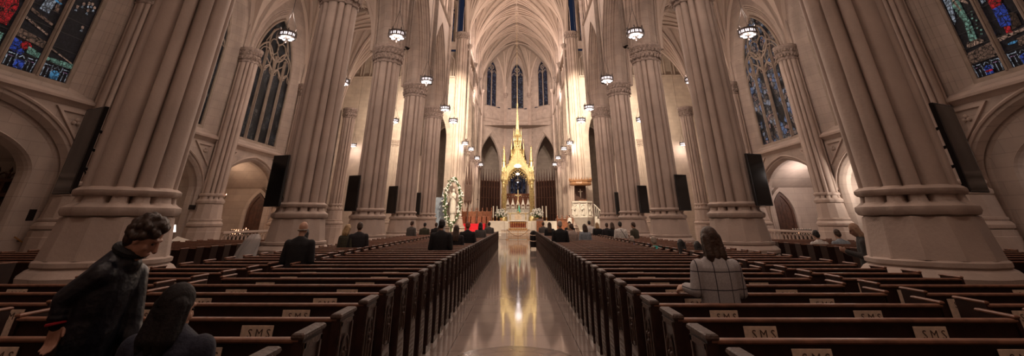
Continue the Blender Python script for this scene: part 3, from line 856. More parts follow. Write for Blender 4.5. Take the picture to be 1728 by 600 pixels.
# wall closing the church behind the camera
mb = MB(); mb.poly([(-20, -8.5, 0), (20, -8.5, 0), (20, -8.5, 34), (-20, -8.5, 34)])
for s in (-1, 1):
    mb.poly([(s*WX, -8.5, 0), (s*WX, 1.5, 0), (s*WX, 1.5, 34), (s*WX, -8.5, 34)])
mb.poly([(-WX, -8.5, 33.2), (WX, -8.5, 33.2), (WX, 1.5, 33.2), (-WX, 1.5, 33.2)])
structure(mb.build('wall_entrance', M_wall), 'stone entrance wall behind the camera', 'wall')

# ------------------------------------------------------------------ apse
AP = [(-7.3, 74.6), (-7.1, 79.3), (-2.4, 83.5), (2.4, 83.5), (7.1, 79.3), (7.3, 74.6)]
O_ = Vector((0, 76.6))
def facet(i):
    a = Vector(AP[i]); b = Vector(AP[i+1]); mid = (a+b)/2; d = b-a
    return a, b, mid, d.length, math.atan2(d.y, d.x)
mb = MB()
apse_windows = []
for i in range(5):
    a, b, mid, L, rz = facet(i)
    mb.T = frame(mid.x, mid.y, rz)        # local y points outwards
    hw = L/2 - .62
    if i == 2: hw = 1.72
    zz = 10.7; hh = max(5.6, hw*1.6)
    A = lambda off: arch(hw, zz, 5.7, off, 0.0 if True else 0, 10)
    wall_with_hole(mb, -L/2, L/2, 0, 18.9, A(.42), 0)
    arch_loft(mb, [(y, A(o)) for y, o in ((0, .42), (.03, .34), (.12, .36), (.18, .22), (.28, .24), (.36, .08), (.5, 0), (.9, 0), (1.1, .3))])
    arch_tube(mb, arch(hw, zz, 5.7, .52, zz, 10), .07, -.03)
    # panelled band
    mb.poly([(-L/2, .0, 18.9), (L/2, 0, 18.9), (L/2, 0, 21.6), (-L/2, 0, 21.6)])
    for z in (18.75, 19.35): mb.loft([[(x, y, q) for y, q in ((0, z-.06), (-.05, z-.03), (-.07, z+.02), (-.03, z+.06), (0, z+.08))] for x in (-L/2, L/2)], closed=False)
    for e in (-.75, .75): arch_tube(mb, arch(.68, 20.6, .7, 0, 19.5, 5), .05, -.03, e)
    mb.tube([(-1.5, -.03, 19.5), (1.5, -.03, 19.5)], .05, 5)
    ww = 1.28 if i in (1, 2, 3) else 1.2
    W_ = lambda off, z0=21.95: arch(ww, 28.8, 2.6, off, z0, 9)
    wall_with_hole(mb, -L/2, L/2, 21.6, 34, W_(.62, 21.7), 0)
    arch_loft(mb, [(0, W_(.62, 21.7)), (.06, W_(.5)), (.14, W_(.52)), (.26, W_(.28)), (.36, W_(.30)), (.5, W_(0)), (.9, W_(0))])
    apse_windows.append((mid.x, mid.y, rz, ww))
o = structure(mb.build('wall_apse', M_wall, smooth=True), 'five-sided pale stone apse wall with pointed arches and lancet windows', 'wall')
for i, (x, y, rz, ww) in enumerate(apse_windows):
    window(x, y, rz, ww, 21.95, 28.8, 2.6, 2, G_blue, 'deep blue two-light lancet window high in the apse, ' + ['far left facet', 'left of the middle one', 'middle one above the spire', 'right of the middle one', 'far right facet'][i], .5, None, .085)
# slender wall shafts with small capitals at the apse corners
AS = None
for i, (x, y) in enumerate(AP[1:-1]):
    d = (O_ - Vector((x, y))).normalized()
    px_, py_ = x + d.x*.12, y + d.y*.12
    lab = 'bundle of slim shafts at the apse corner, ' + ['far left', 'left of the centre window', 'right of the centre window', 'far right'][i]
    if AS is None:
        AS = thing('apse_shaft', (px_, py_, 0), lab, 'column', 'apse shafts'); AS['kind'] = 'structure'
        q = MB()
        for a, dd, r in ((0, 0, .2), (0, .30, .14), (PI/2, .30, .14), (PI, .30, .14), (1.5*PI, .30, .14)):
            q.tube([(dd*math.cos(a), dd*math.sin(a), 2.0), (dd*math.cos(a), dd*math.sin(a), 9.9)], r, 10)
        q.build('lower_shafts', M_stone, AS, smooth=True)
        q = MB(); q.lathe([(.75, 0), (.75, 1.1), (.68, 1.15), (.66, 1.9), (.74, 1.95), (.70, 2.05), (.56, 2.1), (.5, 2.2)], 8); q.build('base', M_stone, AS, smooth=True)
        q = MB(); q.lathe([(.44, 9.85), (.50, 9.9), (.46, 10.0), (.62, 10.4), (.58, 10.45), (.74, 10.7), (.74, 10.85), (.5, 10.86)], 16)
        for k in range(10):
            for z in (10.15, 10.48): q.blob((.58*math.cos(k*PI/5), .58*math.sin(k*PI/5), z), .12, 5, 3)
        q.build('lower_capital', M_cap, AS, smooth='all')
        q = MB()
        for e in (-.17, 0, .17): q.tube([(e, 0, 10.8), (e, 0, 24.4)], .10, 8)
        q.build('upper_shafts', M_stone, AS, smooth=True)
        q = MB(); q.lathe([(.24, 23.9), (.30, 24.0), (.28, 24.1), (.44, 24.6), (.46, 24.8), (.36, 24.85)], 12)
        for k in range(8): q.blob((.38*math.cos(k*PI/4), .38*math.sin(k*PI/4), 24.4), .11, 5, 3)
        q.build('upper_capital', M_cap, AS, smooth='all')
    else: copy_tree(AS, (px_, py_, 0), 0, lab)
# apse vault
mb = MB(); rb = MB()
H = 9.3; ZA = 23.8
def apz(s, t): return ZA + H*pp(min(1, abs(s)*t), 2.1)*1.0
for i in range(5):
    a, b, mid, L, rz = facet(i)
    def P(s, t):
        e = a + (b-a)*(s+1)/2; p = O_ + (e-O_)*t
        return (p.x, p.y, apz(s, t) - .0)
    n = 12
    S = [-math.cos(PI*k/n) for k in range(n+1)]; Tt = [math.sin(PI/2*k/n) for k in range(n+1)]
    i0 = mb.add([P(s, t) for t in Tt for s in S]); m = n+1
    for j in range(n):
        for k in range(n): mb.face((i0+j*m+k, i0+j*m+k+1, i0+(j+1)*m+k+1, i0+(j+1)*m+k))
    def rib(pts, r):
        rb.tube([(x, y, z-r*.8) for x, y, z in [P(s, t) for s, t in pts]], r*1.3, 5)
    for s in (-1, 1): rib([(s, math.sin(PI/2*k/12)) for k in range(13)], .12)
    for f in (.33, .62):
        for s in (-1, 1):
            rib([(s*(1-k/12)**1.0 if k < 12 else 0, 1-(1-f)*math.sin(PI/2*k/12)) for k in range(13)], .10)
    rib([(0, k/8) for k in range(9)], .10)
    rib([(-math.cos(PI*k/12), 1.0) for k in range(13)], .14)
    for f in (.33, .62):
        x, y, z = P(0, f)
        rb.blob((x, y, z-.15), .32, 8, 4, rz=.2)
        for q in range(6): rb.blob((x+.3*math.cos(q*PI/3), y+.3*math.sin(q*PI/3), z-.15), .13, 5, 3)
    x, y, z = P(0, .97)
    rb.blob((x, y, z-.2), .25, 8, 4)
rb.blob((O_.x, O_.y, ZA+H-.2), .6, 10, 4, rz=.3)
# part between the last transverse arch and the apse centre
mb.poly([(-7.3, 74.6, ZA+H), (7.3, 74.6, ZA+H), (7.3, 76.6, ZA+H+.01), (-7.3, 76.6, ZA+H+.01)])
o = structure(mb.build('ceiling', M_vault, smooth='all'), 'fan-like ribbed vault of the apse with carved bosses', 'ceiling')
rb.build('vault_ribs', M_rib, o, smooth=True)
# ambulatory and lady chapel behind the apse
mb = MB()
ring_pts = [(-15.7, 80), (-10, 90), (-3.2, 92), (-3.2, 101), (3.2, 101), (3.2, 92), (10, 90), (15.7, 80)]
for a, b in zip(ring_pts, ring_pts[1:]): mb.poly([(a[0], a[1], 0), (b[0], b[1], 0), (b[0], b[1], 18), (a[0], a[1], 18)])
mb.poly([(x, y, 17.9) for x, y in ring_pts])
structure(mb.build('wall_ambulatory', M_wall), 'shadowy ambulatory wall seen through the apse arches', 'wall')
window(0, 100.0, 0, 1.75, 4.2, 10.4, 2.6, 4, G_blue, 'blue lancet window of the chapel seen through the gilded canopy', .6, None, .07)

# niche doors
def door(n, x, y, label, s):
    mb = MB(frame(x, y, 0))
    c = arch(.62, 2.15, 1.25, 0, 0, 8)
    mb.poly([(a, 0, b) for a, b in c]); 
    mb.loft([[(a, 0, b) for a, b in c], [(a, -.06, b) for a, b in c], [(a, -.06, b) for a, b in arch(.62, 2.15, 1.25, -.12, .1, 8)], [(a, -.01, b) for a, b in arch(.62, 2.15, 1.25, -.15, .1, 8)]])
    for k in range(-2, 3): mb.box(k*.2-.008, k*.2+.008, -.015, 0, .1, 3.0 - abs(k)*.35)
    o = structure(mb.build('door_%d' % n, M_darkwood), label, 'door')
    fr = MB(frame(x, y, 0))
    arch_loft(fr, [(.02, arch(.62, 2.15, 1.25, .0, 0, 8)), (-.12, arch(.62, 2.15, 1.25, .06, 0, 8)), (-.14, arch(.62, 2.15, 1.25, .24, 0, 8)), (.02, arch(.62, 2.15, 1.25, .30, 0, 8))])
    f = fr.build('door_frame', M_wall, o)
    h = MB(frame(x, y, 0)); h.tube([(-s*.42, -.08, 1.05), (-s*.42, -.10, 1.12), (-s*.42, -.08, 1.2)], .015, 5); h.build('door_handle', M_iron, o)
door(1, -16.55, 29.45, 'dark pointed wooden door in the lit left niche', -1)
door(2, 16.65, 29.45, 'dark pointed wooden door in the lit right niche', 1)
# timber porch in the nearest left niche and its fittings
t = thing('wooden_porch', (-17.6, 15.1, 0), 'dark carved wooden porch filling the nearest left niche', 'porch')
m = MB()
for k in range(7):
    x = -1.25 + k*.42
    m.bbox(x-.05, x+.05, -.12, .1, 0, 3.05, .02)
for z in (0.1, .95, 1.9, 2.6, 3.05): m.bbox(-1.3, 1.3, -.16, .1, z-.06, z+.06, .02)
m.build('frame_posts', M_darkwood, t)
m = MB(); m.box(-1.28, 1.28, -.02, .06, .05, 3.0)
for k in range(6):
    for z0, z1 in ((.2, .85), (1.05, 1.8), (2.0, 2.5)): m.bbox(-1.18+k*.42, -.90+k*.42, -.06, -.02, z0, z1, .02)
m.build('panels', M_wood, t)
m = MB()
for k in range(7):
    x = -1.25 + k*.42
    m.lathe([(.05, 3.05), (.07, 3.15), (.02, 3.3), (.05, 3.36), (.0, 3.5)], 6, x, -.05)
    if k < 6: arch_tube(m, arch(.19, 3.08, .22, 0, None, 4), .025, -.05, x+.21)
m.build('cresting', M_darkwood, t)
# ------------------------------------------------------------------ pews
PEW_D0, PITCH = 3.37, 0.64
RAILZ = 1.11
ORDN = ['first','second','third','fourth','fifth','sixth','seventh','eighth','ninth','tenth','eleventh','twelfth','thirteenth','fourteenth','fifteenth','sixteenth','seventeenth','eighteenth','nineteenth','twentieth']
TENS = {2: 'twenty', 3: 'thirty', 4: 'forty', 5: 'fifty'}
def ordinal(n):
    if n <= 20: return ORDN[n-1]
    if n % 10 == 0: return {30: 'thirtieth', 40: 'fortieth', 50: 'fiftieth'}[n]
    return TENS[n//10] + '-' + ORDN[n % 10 - 1]
def text_mesh(body, size, name='lettering', ext=0.0006, font_scale=(1, 1)):
    cu = bpy.data.curves.new(name, 'FONT'); cu.body = body; cu.size = size; cu.extrude = ext
    cu.align_x = 'CENTER'; cu.align_y = 'CENTER'; cu.resolution_u = 2
    o = bpy.data.objects.new(name, cu); COL.objects.link(o)
    dg = bpy.context.evaluated_depsgraph_get()
    me = bpy.data.meshes.new_from_object(o.evaluated_get(dg)); me.name = name
    bpy.data.objects.remove(o); bpy.data.curves.remove(cu)
    return me
LETTERS = text_mesh('S M S', 0.080); LETTERS.materials.clear(); LETTERS.materials.append(M_ink)
def make_pew(name, x0, x1, cards, ends=(True, True), aisle=0):
    """x0..x1 span, back plane at y=0, the seat in front of it (towards +y); aisle=-1/1 gives the carved show end"""
    t = thing(name, (0, 0, 0), 'pew', 'pew')
    m = MB(); m.bbox(x0, x1, 0.0, .03, .12, RAILZ-.015, .004); m.bbox(x0, x1, -.012, 0, .12, .30, .004)
    m.build('backrest', M_wood, t)
    m = MB()
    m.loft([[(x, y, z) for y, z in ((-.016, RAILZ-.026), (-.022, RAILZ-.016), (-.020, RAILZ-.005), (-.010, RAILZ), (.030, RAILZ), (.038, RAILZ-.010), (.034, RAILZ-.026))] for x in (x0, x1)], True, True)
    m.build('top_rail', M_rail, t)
    m = MB(); m.bbox(x0, x1, .03, .36, .43, .47, .006); m.box(x0+.1, x1-.1, .30, .32, .0, .43); m.build('seat', M_wood, t)
    if cards:
        m = MB(); m.bbox(x0+.05, x1-.05, -.12, -.02, .70, .72, .004); m.bbox(x0+.05, x1-.05, -.125, -.115, .70, .76, .003); m.build('book_shelf', M_wood, t)
    for k, e in ((0, -1), (1, 1)):
        if not ends[k]: continue
        xe = x0 if e < 0 else x1
        a, b = (xe-.03, xe+.035) if e < 0 else (xe-.035, xe+.03)
        if e != aisle: a, b = xe-.018, xe+.018
        m = MB()
        # end panel with a scrolled front
        prof = [(-.02, 0), (.36, 0), (.36, .42), (.33, .52), (.30, .60), (.285, .80), (.285, 1.11), (-.02, 1.11)]
        m.loft([[(x, y, z) for y, z in prof] for x in (a, a+.004, b-.004, b)], True, True)
        eo = m.build('pew_end', M_wood, t)
        if e != aisle:
            m = MB(); m.bbox(a-.004, b+.004, -.025, .30, 1.11, 1.135, .008); m.build('cap', M_rail, eo); continue
        m = MB(); m.loft([[(a-.006, -.03, 1.105), (b+.006, -.03, 1.105), (b+.006, .31, 1.105), (a-.006, .31, 1.105)], [(a-.012, -.035, 1.117), (b+.012, -.035, 1.117), (b+.012, .32, 1.117), (a-.012, .32, 1.117)], [(a-.010, -.03, 1.132), (b+.010, -.03, 1.132), (b+.010, .31, 1.132), (a-.010, .31, 1.132)], [(a+.0, -.02, 1.140), (b, -.02, 1.140), (b, .30, 1.140), (a, .30, 1.140)]], True, True)
        m.build('cap', M_carve, eo)
        if e == aisle:
            xs = xe + e*.031
            m = MB()
            def pl(y0, y1, z0, z1, th=.010):
                m.box(min(xs, xs+e*th), max(xs, xs+e*th), y0, y1, z0, z1)
            pl(-.005, .02, .12, 1.08); pl(.245, .27, .62, 1.08); pl(-.005, .27, 1.05, 1.085); pl(-.005, .33, .10, .14)
            pl(.03, .235, .60, .625)
            # raised field with a lancet and rosette
            i0 = [(xs+e*.006, .133+a_, b_) for a_, b_ in arch(.085, .84, .14, 0, .65, 5)]
            m.poly(i0)
            m.tube([(xs+e*.012, .133+a_, b_) for a_, b_ in arch(.085, .84, .14, 0, .65, 5)], .008, 5)
            m.blob((xs+e*.008, .133, .80), .028, 6, 3); m.tube([(xs+e*.01, .133, .67), (xs+e*.01, .133, .90)], .008, 5)
            m.blob((xs+e*.008, .105, .86), .018, 5, 3); m.blob((xs+e*.008, .16, .86), .018, 5, 3)
            for q in range(8): pl(.03, .27, .17+q*.05, .19+q*.05, .006)
            m.build('carved_panel', M_carve, eo)
    for cx_ in cards:
        m = MB(); m.bbox(cx_-.125, cx_+.125, -.018, -.013, .78, 1.062, .002)
        m.mi = 1; m.box(cx_-.11, cx_+.11, -.0195, -.018, .845, .849)
        for q in range(14): m.box(cx_-.10+q*.0145, cx_-.092+q*.0145, -.0195, -.018, .815, .832)
        m.mi = 0
        m.mi = 1
        TT = Matrix.Translation((cx_+.020, -.0195, 1.008)) @ Matrix.Rotation(PI/2, 4, 'X')
        i0 = m.add([TT @ v.co for v in LETTERS.vertices])
        for pg in LETTERS.polygons: m.face([i0+q for q in pg.vertices])
        m.build('paper_card', [M_card, M_ink], t)
    # kneeler
    if cards:
        m = MB(); m.bbox(x0+.08, x1-.08, -.13, -.03, .14, .20, .01); m.build('kneeler', M_wood, t)
    return t
XL0, XR0 = 1.33, 1.27
def put_row(protos, n, y, side, block):
    sd = 'left' if side < 0 else 'right'
NROWS = 47
blocks = {}
def pew_rows(key, x0, x1, cards, ends, aisle, rows, labeler, group):
    proto = None; protoc = None
    for n in rows:
        y = PEW_D0 + PITCH*(n)
        withc = n < 14 and cards
        if withc:
            if protoc is None: protoc = make_pew('pew', x0, x1, cards, ends, aisle); o = protoc
            else: o = copy_tree(protoc)
        else:
            if proto is None: proto = make_pew('pew', x0, x1, [], ends, aisle); o = proto
            else: o = copy_tree(proto)
        o.location = (0, y, 0); o['label'] = labeler(n); o['group'] = group; o['category'] = 'pew'
first = -2
for s in (-1, 1):
    sd = 'left' if s < 0 else 'right'
    xa = XL0 if s < 0 else XR0
    c1 = (1.97, 3.30) if s < 0 else (1.92, 3.21)
    x0, x1 = sorted((s*(xa+.03), s*3.9))
    pew_rows('c', x0, x1, [s*c for c in c1], (True, True), -s, range(first, NROWS),
             lambda n, sd=sd: 'dark wooden pew directly %s of the centre aisle, %s row counting from the camera' % (sd, ordinal(n-first+1)), 'pews %s of the centre aisle' % sd)
    near = [n for n in range(first, NROWS) if PEW_D0+PITCH*n < 6.2]
    far = [n for n in range(first, NROWS) if PEW_D0+PITCH*n >= 6.2]
    x0, x1 = sorted((s*4.30, s*8.6))
    pew_rows('m', x0, x1, [s*4.62, s*5.95, s*7.3], (True, True), 0, near,
             lambda n, sd=sd: 'dark pew in the outer %s block before the nearest pillar, %s from the camera' % (sd, ordinal(n-first+1)), 'outer pews before the %s pillar' % sd)
    x0, x1 = sorted((s*4.30, s*5.86))
    pew_rows('f', x0, x1, [s*4.62], (True, True), 0, far,
             lambda n, sd=sd: 'dark pew between the %s main block and the pillars, %s row from the camera' % (sd, ordinal(n-first+1)), 'outer pews inside the %s pillars' % sd)
    x0, x1 = sorted((s*9.1, s*12.6))
    rows = [n for n in range(4, NROWS) if n % 1 == 0 and PEW_D0+PITCH*n < 19.5]
    pew_rows('a', x0, x1, [], (True, True), 0, rows,
             lambda n, sd=sd: 'dark pew in the %s side aisle beyond the pillars, %s from the camera' % (sd, ordinal(n-first+1)), 'side aisle pews %s' % sd)

# brown inlaid medallion in the aisle floor
m = MB()
def disc(r0, r1, z, n=48, lob=0.0, ph=0):
    a = [((r1*(1+lob*math.cos(8*2*PI*k/n)))*math.cos(2*PI*k/n), (r1*(1+lob*math.cos(8*2*PI*k/n)))*math.sin(2*PI*k/n), z) for k in range(n)]
    b = [(r0*math.cos(2*PI*k/n), r0*math.sin(2*PI*k/n), z) for k in range(n)]
    m.loft([b, a])
m.mi = 0; disc(0, .93, .002, lob=.02)
m.mi = 1; disc(.89, .95, .0026, lob=.02); disc(.66, .69, .0026); disc(.30, .33, .0026)
for k in range(16):
    a = k*PI/8; c, s_ = math.cos(a), math.sin(a)
    m.mi = 1; m.loft([[(c*.70-s_*.02, s_*.70+c*.02, .0028), (c*.87-s_*.06, s_*.87+c*.06, .0028)], [(c*.70+s_*.02, s_*.70-c*.02, .0028), (c*.87+s_*.06, s_*.87-c*.06, .0028)]], closed=False)
M_inl = mat('brown_inlay', (0.20, 0.115, 0.08), 0.15, noise=.3, nscale=9, spec=.8); M_inl2 = mat('dark_inlay', (0.055, 0.028, 0.02), 0.15, spec=.8)
o = m.build('trim_20', [M_inl, M_inl2], loc=(.0, 7.34, 0)); structure(o, 'brown round medallion inlaid in the aisle floor', 'floor inlay')

# ------------------------------------------------------------------ hanging lanterns
M_band = mat('lit_parchment_band', (.8, .76, .8), .6, emit=(1.0, .86, .88), estr=1.6)
def lantern(loc, label, top, group='hanging lanterns'):
    t = thing('hanging_lantern', loc, label, 'lantern', group)
    m = MB()
    R = .40
    for z, w in ((-.11, .035), (.12, .045)):
        m.lathe([(R, z-w), (R+.02, z-w), (R+.03, z), (R+.02, z+w), (R, z+w), (R-.03, z)], 24)
    n = 24
    for k in range(n):
        a = 2*PI*k/n
        m.tube([(R*math.cos(a), R*math.sin(a), -.10), (R*math.cos(a), R*math.sin(a), .11)], .016 if k % 2 else .036, 4)
    for k in range(6):
        a = 2*PI*k/6
        m.tube([(0, 0, -.10), (R*math.cos(a), R*math.sin(a), -.12)], .012, 4)
        m.lathe([(.03, .14), (.045, .18), (.02, .22), (.04, .25), (0, .31)], 5, R*math.cos(a), R*math.sin(a))
    m.build('ring_frame', M_fixture, t, smooth=True)
    m = MB()
    m.lathe([(R-.03, -.085), (R-.028, .09), (R-.045, .09), (R-.045, -.085)], 24)
    m.build('lit_band', M_band, t)
    for k in range(6):
        a = 2*PI*k/6 + .3
        m = MB(); m.lathe([(.03, -.17), (.085, -.165), (.10, -.14), (.06, -.11)], 10, .25*math.cos(a), .25*math.sin(a))
        m.build('lamp_bowl', M_glow, t)
    m = MB(); m.lathe([(.10, -.12), (.12, -.15), (.05, -.18), (.03, -.24), (.06, -.28), (.03, -.33), (.045, -.36), (0, -.40)], 10); m.build('finial', M_fixture, t, smooth=True)
    m = MB()
    for k in range(3):
        a = 2*PI*k/3 + .5; m.tube([(R*math.cos(a), R*math.sin(a), .12), (0, 0, 1.35)], .010, 4)
    m.tube([(0, 0, 1.3), (0, 0, top-loc[2])], .014, 4)
    m.build('cable', M_cable, t)
    return t
LN = []
NAVL = [19.25, 26.7, 34.4, 39.2]
nm4 = ['second nave bay', 'third nave bay', 'last nave bay', 'edge of the crossing']
L0 = None; LHI = None; LAI = None
for s in (-1, 1):
    sd = 'left' if s < 0 else 'right'
    for i, Y in enumerate([12.1] + NAVL):
        lab = 'round hanging lantern beside the %s pillars, %s' % (sd, (['first nave bay'] + nm4)[i])
        if LHI is None: LHI = lantern((s*5.85, Y, 10.1), lab, 33.0)
        else: copy_tree(LHI, (s*5.85, Y, 10.1), .2*i, lab)
        LN.append((s*5.85, Y, 9.7, 1.0))
    for i, (Y, z, x) in enumerate(((19.25, 10.1, 11.3), (26.7, 10.0, 11.3))):
        lab = 'round lantern hanging in the %s side aisle, %s' % (sd, ['in front of a traceried window', 'half behind a nave pillar'][i])
        if LAI is None: LAI = lantern((s*x, Y, z), lab, 16.9)
        else: copy_tree(LAI, (s*x, Y, z), .3, lab)
        LN.append((s*x, Y, 9.6, .8))
    for i, (Y, z, x) in enumerate(((40.0, 10.3, 11.5), (51.5, 9.9, 19.4))):
        lab = 'lantern hanging in the %s transept, %s' % (sd, ['near corner', 'far end beside the wall column'][i])
        copy_tree(LHI, (s*x, Y, z), .1, lab); LN.append((s*x, Y, z-.4, 1.2))
    for i, (Y, x) in enumerate(((52.2, 6.25), (56.5, 5.95), (65.2, 5.95), (73.2, 6.05))):
        lab = 'small bright hanging lantern on the %s side of the choir, %s' % (sd, ['nearest', 'second', 'third', 'farthest'][i])
        copy_tree(LHI, (s*x, Y, 10.2), .15*i, lab); LN.append((s*x, Y, 9.7, 1.0))
for x, y, z, k in LN:
    light('POINT', (x, y, z), 95*k, (1.0, .80, .68), .25)

# ------------------------------------------------------------------ video screens on the pillars
def screen(loc, rz, label, reflect=False, w=.66, h=1.6):
    t = thing('video_screen', loc, label, 'screen', 'dark screens on the nave pillars', rz)
    m = MB(); m.bbox(-w/2, w/2, -.04, .04, -h/2, h/2, .012); m.build('housing', M_black, t)
    m = MB(); m.box(-w/2+.03, w/2-.03, -.043, -.04, -h/2+.03, h/2-.03); m.build('glass_panel', mat('dark_screen_glass', (0.006, 0.006, 0.007), 0.08, spec=.6), t)
    m = MB(); m.bbox(-.18, .18, .04, .10, -.5, .5, .01)
    for z in (-.35, 0, .35): m.tube([(0, .08, z), (.0, .17, z+.02), (0, .26, z)], .03, 6)
    m.tube([(.1, .08, -.3), (.22, .2, -.55), (.12, .32, -.8), (.05, .35, -1.0)], .012, 4)
    m.build('wall_bracket', M_iron, t)
    return t
for s in (-1, 1):
    sd = 'left' if s < 0 else 'right'
    for i, Y in enumerate(PY):
        # mounted on the outer face of the pillar, turned to the side pews
        xx, yy = PX + .62, Y - .78
        if i == 0: xx, yy = PX + 1.02, Y - .25
        screen((s*xx, yy, 3.02 if i else 3.05), s*math.radians(20 if i else 24),
               'dark flat screen on the outer side of the %s pillar %s' % (sd, ORD[i]))

# ------------------------------------------------------------------ side niches: rails, candles, lamps
def balustrade(loc, n, label, s):
    t = thing('altar_rail', loc, label, 'railing', None); t.scale = (1, 1, 1.18)
    L = n*.36
    m = MB(); m.bbox(-.12, .12, -L/2-.1, L/2+.1, 1.02, 1.12, .02); m.build('handrail', M_stone, t)
    m = MB(); m.bbox(-.13, .13, -L/2-.1, L/2+.1, 0, .30, .02); m.build('plinth', M_stone, t)
    for k in range(n+1):
        m = MB(); y = -L/2 + k*.36
        m.lathe([(.06, .30), (.07, .34), (.045, .40), (.04, .66), (.065, .72), (.05, .76)], 8, 0, y)
        if k < n: m.tube([(0, y+.18+a, b) for a, b in arch(.15, .78, .19, 0, .74, 5)], .035, 5)
        m.build('baluster', M_stone, t, smooth=True)
    return t
balustrade((-15.05, 26.6, 0), 14, 'pale stone altar rail with small arches below the left niche door', -1)
balustrade((15.05, 26.6, 0), 14, 'pale stone altar rail with small arches below the right niche door', 1)
def votive(loc, label, lit):
    t = thing('votive_stand', loc, label, 'candle stand')
    m = MB()
    for r in range(3): m.bbox(-.5, .5, -.32+.22*r, -.12+.22*r, .0, 1.08+.12*r, .01)
    m.build('stand', M_iron, t)
    m = MB()
    for r in range(3):
        for k in range(8): m.lathe([(.03, 0), (.033, .05), (.028, .055)], 8, -.42+k*.12, -.22+.22*r, 1.08+.12*r)
    m.build('glass_cups', M_wax, t)
    if lit:
        for k, r in lit:
            m = MB(); m.lathe([(.006, 0), (.016, .02), (.012, .045), (0, .08)], 6, -.42+k*.12, -.22+.22*r, 1.135+.12*r); m.build('flame', M_flame, t)
    return t
votive((-16.1, 27.3, 0), 'dark stand of burning votive candles in the left niche', [(1, 0), (2, 0), (4, 0), (3, 1), (5, 1), (2, 1), (6, 2)]).rotation_euler = (0, 0, .5)
votive((16.4, 27.6, 0), 'dark votive stand with one lit candle in the right niche', [(2, 0)]).rotation_euler = (0, 0, -.5)
light('POINT', (-16.3, 27.2, 1.7), 14, (1, .55, .3), .1)
t = thing('candle_sconce', (-14.75, 22.9, 2.95), 'tiny lit candle bracket beside the left niche', 'candle')
m = MB(); m.tube([(0, 0, -.1), (.12, 0, -.12), (.14, 0, 0)], .015, 5); m.lathe([(.03, 0), (.045, .02), (.02, .03)], 8, .14); m.build('bracket', M_iron, t)
m = MB(); m.lathe([(.008, .03), (.018, .05), (0, .11)], 6, .14); m.build('flame', M_flame, t)
# lamps inside the niches (they light the chamber walls)
for s, Y, e in ((-1, 12.6, 5), (-1, 19.4, 26), (-1, 27.6, 60), (1, 12.4, 60), (1, 19.4, 60), (1, 27.8, 130)):
    light('POINT', (s*17.3, Y-.6, 3.9), e, (1, .70, .48) if s < 0 else (1, .84, .76), .12)
# white-shaded lamp and tilted tray behind the nearest left pillar
t = thing('standing_lamp', (-14.7, 20.0, 0), 'small standing lamp with lit white shade behind the left pillar', 'lamp')
m = MB(); m.lathe([(.16, 0), (.16, .03), (.03, .06), (.02, 1.35), (.03, 1.4)], 10); m.build('stem', M_iron, t, smooth=True)
m = MB(); m.lathe([(.17, 1.38), (.10, 1.66), (.09, 1.66), (.16, 1.38)], 14); m.build('lamp_shade', mat('lit_white_shade', (.8, .75, .7), .8, emit=(1, .85, .75), estr=2.0), t, smooth=True)
t = thing('book_stand', (-13.9, 19.6, 0), 'slim stand with a tilted white tray beside the lamp', 'book stand')
m = MB(); m.lathe([(.18, 0), (.18, .03), (.03, .06), (.03, 1.0)], 10); m.build('stem', M_iron, t)
m = MB(); m.T = Matrix.Translation((0, 0, 1.05)) @ Matrix.Rotation(.45, 4, 'X') @ Matrix.Rotation(.3, 4, 'Y'); m.bbox(-.3, .3, -.2, .2, -.02, .02, .005); m.bbox(-.3, .3, -.2, -.18, .02, .05, .005); m.build('tray', M_marble, t)
# crosses and plaques on the wall piers beside the nearest pillars
for s in (-1, 1):
    sd = 'left' if s < 0 else 'right'
    m = MB(frame(s*15.57, 15.85, PI/2 if s < 0 else -PI/2))
    for a in range(4):
        c, q = math.cos(a*PI/2+PI/4*0), math.sin(a*PI/2)
        m.cbox(c*.07, -.01, 2.40+q*.07, .05+abs(c)*.05, .03, .05+abs(q)*.05)
        m.blob((c*.135, -.01, 2.40+q*.135), .045, 6, 3)
    tag(m.build('consecration_cross', M_iron), 'small dark cross on the %s wall pier beside the nearest pillar' % sd, 'cross')
    m = MB(frame(s*15.57, 16.05, PI/2 if s < 0 else -PI/2)); m.bbox(-.09, .09, -.02, 0, 1.80, 1.98, .005)
    tag(m.build('station_plate', M_iron), 'small dark square plate under the cross on the %s wall' % sd, 'plaque')
m = MB(frame(-15.95, 15.25, PI/2)); m.bbox(-.20, .20, -.03, .0, 1.82, 2.16, .008)
tag(m.build('wall_plaque', M_iron), 'dark rectangular plaque on the left wall near the wooden porch', 'plaque')
m = MB(); m.bbox(-15.62, -15.57, 21.9, 22.5, 2.3, 2.5, .005)
tag(m.build('wall_plaque', M_iron), 'dark wide plaque on the left aisle wall above the lamp', 'plaque')
t = thing('wall_handrail', (-15.84, 15.35, 0), 'short sloping metal handrail on the left wall beside the porch', 'handrail')
m = MB(); m.tube([(-.05, -.45, 1.35), (.0, -.1, 1.15), (.1, .35, .95)], .022, 6); m.build('rail', M_bronze, t, smooth=True)
m = MB(); m.tube([(-.18, -.3, 1.25), (-.03, -.25, 1.22)], .014, 5); m.tube([(-.08, .25, 1.0), (.08, .25, 1.0)], .014, 5); m.build('brackets', M_iron, t)
# security lamp on the inner face of the last pillar
for s in (-1, 1):
    t = thing('bracket_lamp', (s*6.35, 35.5, 21.2), 'black bracket with small bell lamp high on the %s nave wall' % ('left' if s < 0 else 'right'), 'lamp')
    m = MB(); m.tube([(0, 0, 0), (-s*.8, 0, 0), (-s*.8, 0, -.25)], .03, 6); m.build('arm', M_iron, t)
    m = MB(); m.lathe([(.16, -.6), (.10, -.35), (.03, -.25)], 10, -s*.8); m.build('lamp_hood', M_iron, t)
